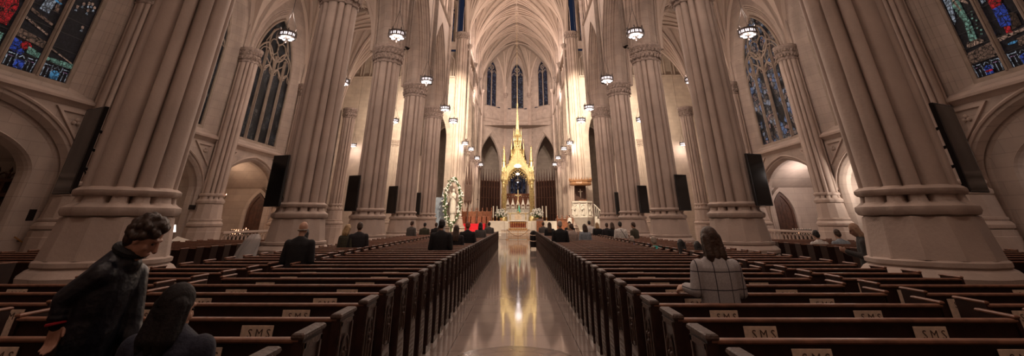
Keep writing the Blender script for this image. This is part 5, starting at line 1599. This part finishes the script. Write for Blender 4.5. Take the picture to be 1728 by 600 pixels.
def plaid():
    m, nt, N, L, b = _new('grey_windowpane_plaid')
    tc = N.new('ShaderNodeTexCoord'); sep = N.new('ShaderNodeSeparateXYZ'); L.new(tc.outputs['Object'], sep.inputs[0])
    outs = []
    for ax, per, ph in (('X', .145, .035), ('Z', .155, .06)):
        a = N.new('ShaderNodeMath'); a.operation = 'ADD'; a.inputs[1].default_value = 10*per+ph; L.new(sep.outputs[ax], a.inputs[0])
        mo = N.new('ShaderNodeMath'); mo.operation = 'MODULO'; mo.inputs[1].default_value = per; L.new(a.outputs[0], mo.inputs[0])
        lt = N.new('ShaderNodeMath'); lt.operation = 'LESS_THAN'; lt.inputs[1].default_value = .0085; L.new(mo.outputs[0], lt.inputs[0]); outs.append(lt)
    mx = N.new('ShaderNodeMath'); mx.operation = 'MAXIMUM'; L.new(outs[0].outputs[0], mx.inputs[0]); L.new(outs[1].outputs[0], mx.inputs[1])
    n = N.new('ShaderNodeTexNoise'); n.inputs['Scale'].default_value = 70; L.new(tc.outputs['Object'], n.inputs['Vector'])
    r = N.new('ShaderNodeValToRGB'); r.color_ramp.elements[0].color = (.28, .26, .26, 1); r.color_ramp.elements[1].color = (.56, .53, .53, 1); L.new(n.outputs[0], r.inputs[0])
    mix = N.new('ShaderNodeMix'); mix.data_type = 'RGBA'; L.new(mx.outputs[0], mix.inputs[0]); L.new(r.outputs[0], mix.inputs[6]); mix.inputs[7].default_value = (.045, .04, .05, 1)
    L.new(mix.outputs[2], b.inputs['Base Color']); b.inputs['Roughness'].default_value = .9
    return m
C_PLAID = plaid()

def skin_mesh(mb, name, m, parent, vox, sm=3):
    """fuse the shapes of mb into one continuous smooth surface"""
    o = mb.build(name, m, None, smooth=False)
    r = o.modifiers.new('r', 'REMESH'); r.mode = 'VOXEL'; r.voxel_size = vox; r.use_smooth_shade = True
    if sm:
        s_ = o.modifiers.new('s', 'SMOOTH'); s_.iterations = sm; s_.factor = .5
    dg = bpy.context.evaluated_depsgraph_get()
    me = bpy.data.meshes.new_from_object(o.evaluated_get(dg)); me.name = name
    o.modifiers.clear(); old = o.data; o.data = me; bpy.data.meshes.remove(old)
    if not me.materials: me.materials.append(m)
    o.parent = parent
    return o
def ell(mb, c, rx, ry, rz, T=None, n=14, m=9):
    old = mb.T
    if T is not None: mb.T = T
    mb.blob(c, 1, n, m, rz=rz, rx=rx, ry=ry); mb.T = old
def head(mb, T, k=1.0):
    """T places the head; face looks along +y"""
    old = mb.T; mb.T = T @ Matrix.Scale(k, 4)
    mb.blob((0, -.012, .03), 1, 16, 10, rz=.098, rx=.076, ry=.094)
    mb.blob((0, .018, -.035), 1, 14, 8, rz=.078, rx=.060, ry=.070)
    mb.blob((0, .052, -.095), 1, 8, 5, rz=.022, rx=.026, ry=.022)          # chin
    mb.capsule((0, .086, .022), (0, .108, -.022), .011, .017, 8)               # nose
    mb.capsule((-.035, .078, .032), (.035, .078, .032), .013, .013, 8)         # brow
    mb.capsule((-.020, .086, -.055), (.020, .086, -.055), .009, .009, 8)       # lips
    mb.capsule((-.018, .083, -.066), (.018, .083, -.066), .008, .008, 8)
    for e in (-1, 1):
        mb.blob((e*.076, -.005, -.010), 1, 8, 5, rz=.032, rx=.009, ry=.018)
        mb.blob((e*.042, .060, -.025), 1, 8, 5, rz=.02, rx=.02, ry=.016)
    mb.T = old
def hand(mb, wrist, palm_dir, side_dir, curl=.5, k=1.0):
    """palm, four bent fingers and a thumb; side_dir points towards the thumb"""
    w = Vector(wrist); d = Vector(palm_dir).normalized(); s_ = Vector(side_dir); s_ = (s_ - s_.dot(d)*d).normalized(); nrm = d.cross(s_)
    mb.capsule(w - d*.02*k, w + d*.035*k, .026*k, .030*k, 10, .6, up=nrm)
    pc = w + d*.075*k
    for q, (off, ln) in enumerate(((.030, .070), (.010, .080), (-.010, .074), (-.029, .058))):
        base = w + d*.055*k + s_*off*k
        mb.capsule(w + s_*off*.6*k, base + d*.022*k, .016*k, .012*k, 8)
        a = base + d*.02*k; ang = curl*.9
        b = a + (d*math.cos(ang*.6) + nrm*math.sin(ang*.6))*ln*.45*k
        c = b + (d*math.cos(ang*1.5) + nrm*math.sin(ang*1.5))*ln*.35*k
        e = c + (d*math.cos(ang*2.2) + nrm*math.sin(ang*2.2))*ln*.25*k
        mb.capsule(a, b, .0100*k, .0090*k, 8); mb.capsule(b, c, .0090*k, .0082*k, 8); mb.capsule(c, e, .0082*k, .0072*k, 8)
    t0 = w + d*.012*k + s_*.024*k; t1 = t0 + (d*.6+s_*.75+nrm*.2).normalized()*.036*k; t2 = t1 + (d*.9+s_*.25+nrm*.35).normalized()*.030*k
    mb.capsule(t0, t1, .014*k, .011*k, 8); mb.capsule(t1, t2, .011*k, .009*k, 8)
def hair(mb, T, style):
    old = mb.T; mb.T = T
    if style != 'bald':
        mb.blob((0, -.022, .048), 1, 14, 9, rz=.098, rx=.088, ry=.098)
        mb.blob((0, -.055, -.005), 1, 12, 8, rz=.085, rx=.080, ry=.060)
        mb.capsule((-.07, .0, .03), (-.07, -.01, -.005), .02, .018, 8); mb.capsule((.07, .0, .03), (.07, -.01, -.005), .02, .018, 8)
    else:
        mb.capsule((-.072, -.02, -.015), (-.05, -.075, -.03), .017, .02, 8); mb.capsule((.072, -.02, -.015), (.05, -.075, -.03), .017, .02, 8); mb.capsule((-.05, -.075, -.03), (.05, -.075, -.03), .02, .02, 8)
    if style in ('long', 'bob'):
        L = .30 if style == 'long' else .12
        for x in (-.055, 0, .055):
            mb.capsule((x, -.05, .03), (x*1.25, -.075, -.06-L*.6), .05, .045, 10); mb.capsule((x*1.25, -.075, -.06-L*.6), (x*1.15, -.075, -.06-L), .045, .03, 10)
        for e in (-1, 1): mb.capsule((e*.07, -.01, .03), (e*.08, -.02, -.07-L*.5), .028, .025, 10)
    if style == 'curly':
        rn = random.Random(5)
        for k in range(70):
            th = rn.uniform(0, 2*PI); ph = rn.uniform(-.5, 1.5)
            x, y, z = .090*math.cos(th)*math.cos(ph), .100*math.sin(th)*math.cos(ph)-.018, .040+.092*math.sin(ph)
            if y > .045 and z < .055: continue
            mb.blob((x, y, z), rn.uniform(.018, .030), 6, 4)
    mb.T = old
def eyes(parent, T, k=1.0):
    m = MB(T @ Matrix.Scale(k, 4))
    for e in (-1, 1): m.blob((e*.030, .078, .008), 1, 8, 5, rz=.007, rx=.013, ry=.008)
    return m.build('eyes', mat('eye_dark', (.03, .02, .018), .2), parent, smooth=True)
def person(name_label, group, spec):
    """spec holds joints; body and garments are each one fused surface"""
    t = bpy.data.objects.new('person', None); t.empty_display_size = .2; COL.objects.link(t)
    tag(t, name_label, 'person', group)
    T = spec['head']; vox = spec.get('vox', .012)
    b = MB(); head(b, T)
    b.capsule(spec['neck'], T @ Vector((0, -.015, -.06)), .058, .052, 10)
    for wr, dr, sd, cu in spec['hands']:
        hand(b, wr, dr, sd, cu)
    # hidden core keeps head, neck, arms and legs one surface
    ch = Vector(spec['chest'])
    b.capsule(ch, spec['neck'], .07, .055, 10)
    for A in spec['arms']:
        b.capsule(ch, A[0], .05, .04, 8); b.capsule(A[0], A[1], .040, .032, 8); b.capsule(A[1], A[2], .034, .024, 8)
    b.capsule(ch, spec['hips'], .07, .08, 10)
    for Lg in spec['legs']:
        b.capsule(spec['hips'], Lg[0], .06, .06, 8); b.capsule(Lg[0], Lg[1], .06, .045, 8); b.capsule(Lg[1], Lg[2], .045, .03, 8)
    skin_mesh(b, 'body', spec.get('skin', SKIN), t, vox, 2)
    eyes(t, T)
    # coat: torso ellipses along the spine + sleeves
    c = MB()
    for (p, rx, ry, ax) in spec['torso']: pass
    rings = []
    pts = spec['torso']
    n = 20
    for i, (p, rx, ry, ax) in enumerate(pts):
        p = Vector(p); a = Vector(ax).normalized()
        q0 = Vector(pts[max(0, i-1)][0]); q1 = Vector(pts[min(len(pts)-1, i+1)][0])
        tdir = (q1-q0).normalized(); a = (a - a.dot(tdir)*tdir).normalized(); w = tdir.cross(a)
        rings.append([p + a*rx*math.cos(2*PI*k/n)*(1+.02*math.sin(7*k)) + w*ry*math.sin(2*PI*k/n) for k in range(n)])
    c.loft(rings, True, True)
    for A in spec['arms']:
        r0, r1, r2 = spec.get('sleeve', (.078, .060, .048))
        c.capsule(A[0], A[1], r0, r1, 12); c.capsule(A[1], A[2], r1, r2, 12)
        for f in (.25, .55, .8):
            p = Vector(A[1]).lerp(Vector(A[2]), f); c.blob(p, r1*.96, 8, 5, rz=r1*.4)
    if spec.get('collar', True):
        nk = Vector(spec['neck'])
        c.capsule(nk + Vector((0, 0, -.05)), nk + Vector((0, 0, .0)), .092, .075, 12)
    skin_mesh(c, spec.get('top', 'coat'), spec['coat'], t, vox*1.15, 3)
    d = MB()
    for Lg in spec['legs']:
        d.capsule(spec['hips'], Lg[0], .10, .10, 10); d.capsule(Lg[0], Lg[1], .095, .068, 10); d.capsule(Lg[1], Lg[2], .068, .052, 10)
    skin_mesh(d, 'trousers', spec.get('trouser', C_DENIM), t, vox*1.5, 2)
    for Lg in spec['legs']:
        e = MB(); f = Vector(spec.get('fwd', (0, 1, 0))); ank = Vector(Lg[2])
        e.capsule(ank + Vector((0, 0, -.035)) - f*.04, ank + Vector((0, 0, -.045)) + f*.15, .045, .036, 10)
        skin_mesh(e, 'shoe', C_BLACK, t, vox*1.5, 1)
    h = MB(); hair(h, T, spec['hairstyle'])
    for extra in spec.get('hairx', []): h.capsule(*extra)
    skin_mesh(h, 'hair', spec['haircol'], t, vox*.8, 1)
    return t
Tr = Matrix.Translation
def stand_spec(style, wide=1.0, tall=1.0):
    w = wide
    return dict(head=Tr((0, .03, 1.625)) @ Matrix.Rotation(-.22, 4, 'X'), neck=(0, 0, 1.46), chest=(0, 0, 1.30), hips=(0, 0, .90), vox=.014,
        hands=[((-.13, .25, 1.06), (.55, .6, .1), (0, .2, 1), .7), ((.13, .25, 1.06), (-.55, .6, .1), (0, .2, 1), .7)],
        arms=[((-.195*w, 0, 1.385), (-.25*w, .0, 1.10), (-.14, .235, 1.06)), ((.195*w, 0, 1.385), (.25*w, .0, 1.10), (.14, .235, 1.06))],
        legs=[((-.09, 0, .84), (-.10, .02, .47), (-.11, 0, .085)), ((.09, 0, .84), (.10, .02, .47), (.11, 0, .085))],
        torso=[((0, 0, 1.50), .07, .065, (1, 0, 0)), ((0, -.005, 1.455), .15*w, .09, (1, 0, 0)), ((0, -.01, 1.38), .205*w, .115, (1, 0, 0)), ((0, -.005, 1.25), .20*w, .13, (1, 0, 0)), ((0, 0, 1.08), .175*w, .125, (1, 0, 0)), ((0, 0, .95), .19*w, .135, (1, 0, 0)), ((0, 0, .80), .205*w, .14, (1, 0, 0)), ((0, 0, .74), .205*w, .14, (1, 0, 0))],
        coat=C_BLACK, hairstyle=style, haircol=H_BLACK)
def sit_spec(style, w=1.0):
    dz = -.37
    return dict(head=Tr((0, .06, 1.625+dz)) @ Matrix.Rotation(-.25, 4, 'X'), neck=(0, .02, 1.46+dz), chest=(0, .01, 1.30+dz), hips=(0, 0, .58), vox=.014,
        hands=[((-.12, .26, .80), (.5, .5, -.1), (0, .2, 1), .8), ((.12, .26, .80), (-.5, .5, -.1), (0, .2, 1), .8)],
        arms=[((-.19*w, .01, 1.385+dz), (-.25*w, .03, 1.10+dz), (-.13, .245, .80)), ((.19*w, .01, 1.385+dz), (.25*w, .03, 1.10+dz), (.13, .245, .80))],
        legs=[((-.10, .05, .56), (-.13, .37, .53), (-.13, .36, .085)), ((.10, .05, .56), (.13, .37, .53), (.13, .36, .085))],
        torso=[((0, .02, 1.50+dz), .07, .065, (1, 0, 0)), ((0, .01, 1.455+dz), .15*w, .09, (1, 0, 0)), ((0, 0, 1.38+dz), .205*w, .115, (1, 0, 0)), ((0, 0, 1.25+dz), .20*w, .13, (1, 0, 0)), ((0, 0, 1.08+dz), .175*w, .13, (1, 0, 0)), ((0, 0, .60), .19*w, .15, (1, 0, 0)), ((0, 0, .52), .19*w, .15, (1, 0, 0))],
        coat=C_BLACK, hairstyle=style, haircol=H_BLACK)
PROTO = {}
def recolour(o, coat, hairc, skin=None, trouser=None):
    for ch in o.children:
        m = None
        n = ch.name.split('.')[0]
        if n == 'coat': m = coat
        elif n == 'hair': m = hairc
        elif n == 'body': m = skin or SKIN
        elif n == 'trousers': m = trouser or C_DENIM
        if m and ch.material_slots:
            ch.material_slots[0].link = 'OBJECT'; ch.material_slots[0].material = m
def rowgap(y):
    n = math.floor((y-PEW_D0)/PITCH); return PEW_D0 + PITCH*n + .50
def seatpos(y):
    n = math.floor((y-PEW_D0)/PITCH); return PEW_D0 + PITCH*n + .215
def put(kind, style, x, y, label, coat, hairc, k=1.0, rz=0.0, group=None, skin=None, z=0.0, trouser=None, snap=True):
    key = (kind, style)
    if key not in PROTO:
        PROTO[key] = person(label, group or 'congregation', stand_spec(style, 1.06 if style in ('short', 'bald') else .95) if kind == 'stand' else sit_spec(style, 1.0))
        o = PROTO[key]
    else: o = copy_tree(PROTO[key])
    if snap: y = rowgap(y) if kind == 'stand' else seatpos(y)
    o.location = (x, y, z); o.rotation_euler = (0, 0, rz); o.scale = (k, k, k); o['label'] = label; o['category'] = 'person'
    o['group'] = group or 'congregation'
    recolour(o, coat, hairc, skin, trouser)
    return o
LG, RG = 'people standing left of the aisle', 'people standing right of the aisle'
put('stand', 'bald', -4.05, 9.1, 'person with a bald head in a wide black coat seen from behind', C_BLACK, H_GREY, 1.02, group=LG)
put('stand', 'long', -4.58, 9.8, 'person with dark hair in a dusty pink top beside the bald person', C_PINK, H_BLACK, .94, group=LG)
put('stand', 'bob', -5.05, 14.0, 'person with fair hair in an olive jacket leaning to a companion', C_OLIVE, H_BLOND, .97, -.35, group=LG)
put('stand', 'short', -4.68, 14.0, 'person with brown hair in a black puffer jacket beside the olive jacket', C_SUIT, H_BROWN, 1.0, .3, group=LG)
put('stand', 'short', -5.45, 24.4, 'person standing alone in dark clothes before the fourth left pillar', C_GREY, H_BROWN, 1.02, -.5, group=LG)
put('stand', 'short', -5.15, 26.2, 'person in a grey-brown jacket right of the lone standing one', C_OLIVE, H_BLACK, .97, group=LG)
put('stand', 'short', -4.40, 25.4, 'person in black half hidden by a long-haired neighbour', C_BLACK, H_BROWN, .97, group=LG)
put('stand', 'long', -3.35, 20.3, 'person with long brown hair in a black coat, left group', C_BLACK, H_BROWN, .93, group=LG)
put('stand', 'short', -2.02, 12.7, 'person in a broad black coat standing closest left of the aisle', C_BLACK, H_BLACK, 1.04, group=LG)
put('stand', 'long', -1.95, 15.2, 'person with dark hair partly hidden behind the broad black coat', C_SUIT, H_BROWN, .95, group=LG)
put('stand', 'short', -1.72, 16.6, 'person with auburn hair in a black jacket left of the aisle', C_BLACK, H_RED, 1.0, group=LG)
put('stand', 'bob', -1.68, 21.6, 'person with dark bobbed hair in a grey jacket left of the aisle', C_GREY, H_BLACK, .98, group=LG)
put('stand', 'short', -1.68, 28.0, 'small distant person in grey at the far left aisle end', C_GREY, H_BLACK, .98, group=LG)
put('stand', 'short', 1.60, 29.5, 'small distant person in a dark coat at the far right aisle end', C_GREY, H_BROWN, .98, group=RG)
put('stand', 'long', 1.66, 24.0, 'person with long hair in a black dress right of the aisle', C_BLACK, H_BROWN, .98, group=RG)
put('stand', 'short', 1.58, 17.0, 'person with grey hair in a broad black coat right of the aisle', C_BLACK, H_GREY, 1.02, group=RG)
put('stand', 'short', 2.15, 18.3, 'person with dark hair in a beige knit beside the grey-haired one', C_BEIGE, H_BROWN, .96, .5, group=RG)
put('stand', 'bob', 2.75, 19.2, 'person in a pale denim jacket bowing, right of the beige knit', C_BLUE, H_BROWN, .95, .2, group=RG)
put('stand', 'bob', 2.62, 23.4, 'person with blond hair in a beige top, behind the denim jacket', C_BEIGE, H_BLOND, .95, group=RG)
put('stand', 'short', 2.9, 25.9, 'person in black with a bald patch, right middle group', C_SUIT, H_BLACK, 1.0, group=RG)
put('stand', 'short', 4.28, 28.0, 'person in a white shirt below the marble pulpit', C_WHITE, H_BLACK, 1.02, group=RG)
put('stand', 'bob', 4.32, 25.4, 'person with blond hair in black, left of two dark coats', C_BLACK, H_BLOND, .97, group=RG)
put('stand', 'short', 4.72, 25.0, 'person with dark hair between two black coats, right group', C_SUIT, H_BROWN, .96, group=RG)
put('stand', 'bob', 4.62, 22.8, 'person with brown hair in a long black coat near the fifth right pillar', C_BLACK, H_BROWN, .98, group=RG)
put('stand', 'short', 4.60, 20.9, 'person in a cream shirt with a dark shoulder bag', C_WHITE, H_BLACK, 1.0, group=RG)
put('stand', 'short', 5.05, 20.3, 'person in a dark green jacket turned towards the cream shirt', C_OLIVE, H_BROWN, .99, .8, group=RG)
put('sit', 'short', 4.15, 14.6, 'seated person in a bright teal top right of the aisle', C_TEALC, H_GREY, .98, group='people seated right')
put('sit', 'short', 3.95, 16.6, 'seated person in bright blue beyond the teal top', C_BRIGHTBLUE, H_GREY, .95, group='people seated right')
put('sit', 'long', 4.30, 12.9, 'seated person with long black hair in a white top', C_WHITE, H_BLACK, .97, group='people seated right')
put('sit', 'long', 4.72, 12.9, 'seated person with long black hair in a tan top', C_BEIGE, H_BLACK, .94, group='people seated right')
put('sit', 'short', 9.85, 15.8, 'seated person in a white hooded top in the right side aisle', C_WHITE, H_BLACK, 1.08, group='people seated right')
put('sit', 'short', 10.55, 15.8, 'seated person in a pale denim jacket in the right side aisle', C_BLUE, H_BROWN, 1.10, group='people seated right')
put('stand', 'short', 5.80, 52.9, 'person in a long white robe standing at the wooden lectern', C_WHITE, H_BLACK, .98, PI*.7, 'clergy', z=.62, trouser=C_WHITE, snap=False)

# shoulder bag of the cream-shirted person
t = thing('shoulder_bag', (4.72, 20.55, 0), 'dark shoulder bag worn across the cream shirt', 'bag')
m = MB(); m.bbox(-.12, .12, -.12, -.02, .86, 1.10, .03); m.build('pouch', C_BLACK, t)
m = MB(); m.tube([(-.02, -.03, 1.08), (-.12, -.04, 1.25), (-.25, -.02, 1.46)], .012, 5); m.build('strap', C_BLACK, t)

# person in the plaid coat, near right
sp = stand_spec('bob', 1.0)
sp.update(vox=.009, coat=C_PLAID, haircol=H_BROWN, top='coat',
    head=Tr((2.06, 5.03, 1.60)) @ Matrix.Rotation(.15, 4, 'Z') @ Matrix.Rotation(-.10, 4, 'X'), neck=(2.06, 5.0, 1.44), chest=(2.06, 5.0, 1.28), hips=(2.05, 5.0, .88),
    hands=[((1.80, 5.22, 1.17), (-.5, .6, -.15), (.3, .6, .5), .9), ((2.20, 5.21, 1.43), (-.35, .3, .8), (-1, .0, .2), .5)],
    arms=[((1.89, 5.0, 1.37), (1.83, 4.98, 1.17), (1.81, 5.20, 1.17)), ((2.24, 5.0, 1.37), (2.29, 5.03, 1.15), (2.21, 5.20, 1.41))],
    legs=[((1.97, 5, .84), (1.97, 5.02, .47), (1.96, 5, .085)), ((2.13, 5, .84), (2.14, 5.02, .47), (2.15, 5, .085))],
    torso=[((2.06, 5.0, 1.49), .065, .06, (1, 0, 0)), ((2.06, 4.99, 1.44), .13, .085, (1, 0, 0)), ((2.06, 4.985, 1.37), .185, .115, (1, 0, 0)), ((2.06, 4.99, 1.25), .185, .125, (1, 0, 0)), ((2.06, 5, 1.08), .185, .125, (1, 0, 0)), ((2.06, 5, .92), .205, .135, (1, 0, 0)), ((2.06, 5, .74), .225, .145, (1, 0, 0))])
pl_ = person('person with brown bobbed hair in a grey windowpane plaid coat, hand on the pew', 'people near the camera', sp)

# person with headscarf beside the nearest right pillar
sp = stand_spec('bob')
hx, hy = 7.42, 10.35
Rz = Tr((hx, hy, 0)) @ Matrix.Rotation(1.0, 4, 'Z')
sp.update(vox=.012, coat=cloth('dark_grey_cape', (.035, .032, .032)), haircol=cloth('tan_headscarf', (.34, .22, .15)), skin=SKIN_D)
def xf(p): return tuple(Rz @ Vector(p))
sp['head'] = Rz @ Tr((0, .08, 1.60)) @ Matrix.Rotation(-.35, 4, 'X'); sp['neck'] = xf((0, .02, 1.45)); sp['chest'] = xf(sp['chest']); sp['hips'] = xf(sp['hips'])
Rr = Matrix.Rotation(1.0, 3, 'Z')
sp['hands'] = [(xf((-.10, .34, 1.20)), tuple(Rr @ Vector((.2, .7, .4))), (0, 0, 1), .6), (xf((.10, .32, 1.16)), tuple(Rr @ Vector((-.3, .6, .4))), (0, 0, 1), .6)]
sp['arms'] = [tuple(xf(p) for p in ((-.19, 0, 1.37), (-.23, .03, 1.10), (-.11, .32, 1.19))), tuple(xf(p) for p in ((.19, 0, 1.37), (.24, .03, 1.10), (.11, .30, 1.15)))]
sp['legs'] = [tuple(xf(p) for p in a) for a in stand_spec('bob')['legs']]
sp['torso'] = [(xf(p), rx*1.08, ry*1.1, tuple(Rr @ Vector(ax))) for p, rx, ry, ax in sp['torso']]
sp['fwd'] = tuple(Rr @ Vector((0, 1, 0)))
person('person in a tan headscarf and dark hooded cape beside the nearest right pillar', 'people near the camera', sp)

# person bending over in a navy bomber jacket, near left (faces the aisle, right side towards the camera)
C_BOMB = mat('navy_bomber_satin', (.0045, .005, .011), .42, noise=.3, nscale=8, bump=1.0, bscale=9)
Hd = Tr((-2.405, 3.13, 1.695)) @ Matrix.Rotation(-PI/2+.25, 4, 'Z') @ Matrix.Rotation(-.55, 4, 'X') @ Matrix.Scale(1.0, 4)
sp = dict(head=Hd, neck=(-2.49, 3.14, 1.60), chest=(-2.52, 3.14, 1.44), hips=(-2.56, 3.15, .90), vox=.0065, skin=mat('warm_skin', (.42, .22, .155), .5),
    hands=[((-2.655, 3.0, 1.25), (.10, -.05, -1), (.9, .1, .0), .55), ((-2.34, 3.25, 1.02), (.5, .2, -.8), (0, -1, .2), .5)],
    arms=[((-2.515, 3.02, 1.50), (-2.66, 3.0, 1.38), (-2.655, 3.0, 1.26)), ((-2.50, 3.26, 1.47), (-2.44, 3.28, 1.2), (-2.36, 3.26, 1.04))],
    legs=[((-2.56, 3.08, .84), (-2.53, 3.07, .47), (-2.56, 3.05, .085)), ((-2.56, 3.22, .84), (-2.50, 3.20, .47), (-2.56, 3.2, .085))],
    torso=[((-2.475, 3.14, 1.635), .062, .06, (0, 1, 0)), ((-2.50, 3.14, 1.60), .10, .085, (0, 1, 0)), ((-2.53, 3.14, 1.53), .165, .115, (0, 1, 0)), ((-2.545, 3.14, 1.42), .165, .135, (0, 1, 0)), ((-2.56, 3.14, 1.26), .15, .135, (0, 1, 0)), ((-2.57, 3.15, 1.10), .15, .135, (0, 1, 0)), ((-2.57, 3.15, .93), .15, .135, (0, 1, 0)), ((-2.57, 3.15, .88), .14, .125, (0, 1, 0))],
    coat=C_BOMB, hairstyle='curly', haircol=mat('dark_brown_curls', (.035, .018, .011), .5, noise=.3, nscale=30), sleeve=(.080, .066, .048), fwd=(1, 0, 0), top='jacket', trouser=C_NAVY)
man = person('person with curly dark hair in a navy bomber jacket bending forward by the left pew', 'people near the camera', sp)
m = MB(); m.tube([(-2.656+.050*math.cos(a*PI/8), 3.0+.050*math.sin(a*PI/8), 1.256+.010*math.cos(a*PI/8)) for a in range(17)], .008, 6); m.build('red_cuff_stripe', mat('red_knit', (.35, .01, .02), .8), man, smooth=True)
m = MB(); m.tube([(-2.478+.078*math.cos(a*PI/8), 3.14+.082*math.sin(a*PI/8), 1.628-.03*math.cos(a*PI/8)) for a in range(17)], .024, 8); m.build('ribbed_collar', C_BLACK, man, smooth=True)

# seated person with long dark hair, bottom left
sp = sit_spec('bob', 1.0)
ox, oy = -1.93, 2.94
sp.update(vox=.009, coat=C_NAVY, haircol=mat('very_dark_hair', (.010, .007, .007), .7, noise=.3, nscale=30, bump=.3, bscale=50, spec=.25))
def mv(p): return (p[0]+ox, p[1]+oy, p[2]+.125)
sp['head'] = Tr((ox, oy+.0, 1.325)) @ Matrix.Rotation(-.25, 4, 'Z') @ Matrix.Rotation(-.12, 4, 'X'); sp['neck'] = mv(sp['neck']); sp['chest'] = mv(sp['chest']); sp['hips'] = mv(sp['hips'])
sp['hands'] = [(mv(a), b, c, d) for a, b, c, d in sp['hands']]
sp['arms'] = [tuple(mv(p) for p in a) for a in sp['arms']]; sp['legs'] = [tuple((p[0]+ox, p[1]+oy, p[2]) for p in a) for a in sp['legs']]
sp['torso'] = [(mv(p), rx, ry, ax) for p, rx, ry, ax in sp['torso']]
sp['hairx'] = [((ox+e, oy-.05, 1.31), (ox+e*1.4, oy-.09, 1.20), .05, .04, 10) for e in (-.04, 0, .04)]
person('seated person with long dark hair in a navy top, in front of the bending one', 'people near the camera', sp)

# plastic-covered object leaning by the second left pillar
t = thing('covered_statue', (-7.75, 13.5, 0), 'tall shape wrapped in clear crumpled plastic left of the second left pillar', 'covered object')
m = MB(); n = 28; rings = []
rn = random.Random(2)
for z, r, ox_ in ((0, .42, 0), (.3, .40, .03), (.7, .33, .10), (1.1, .26, .20), (1.35, .20, .27), (1.47, .10, .30)):
    rings.append([(ox_ + r*(1+rn.uniform(-.12, .12)*(1 if k % 2 else -.6))*math.cos(2*PI*k/n), r*.8*(1+rn.uniform(-.12, .12))*math.sin(2*PI*k/n), z) for k in range(n)])
m.loft(rings, True, True)
pm, nt, N, L, b = _new('clear_crumpled_plastic'); b.inputs['Base Color'].default_value = (.75, .73, .72, 1); b.inputs['Roughness'].default_value = .22; b.inputs['Alpha'].default_value = .45
m.build('plastic_sheet', pm, t)
m = MB(); m.lathe([(.25, 0), (.22, .6), (.14, 1.1), (.08, 1.3)], 12, .1, 0); m.build('wrapped_core', C_GREY, t, smooth=True)
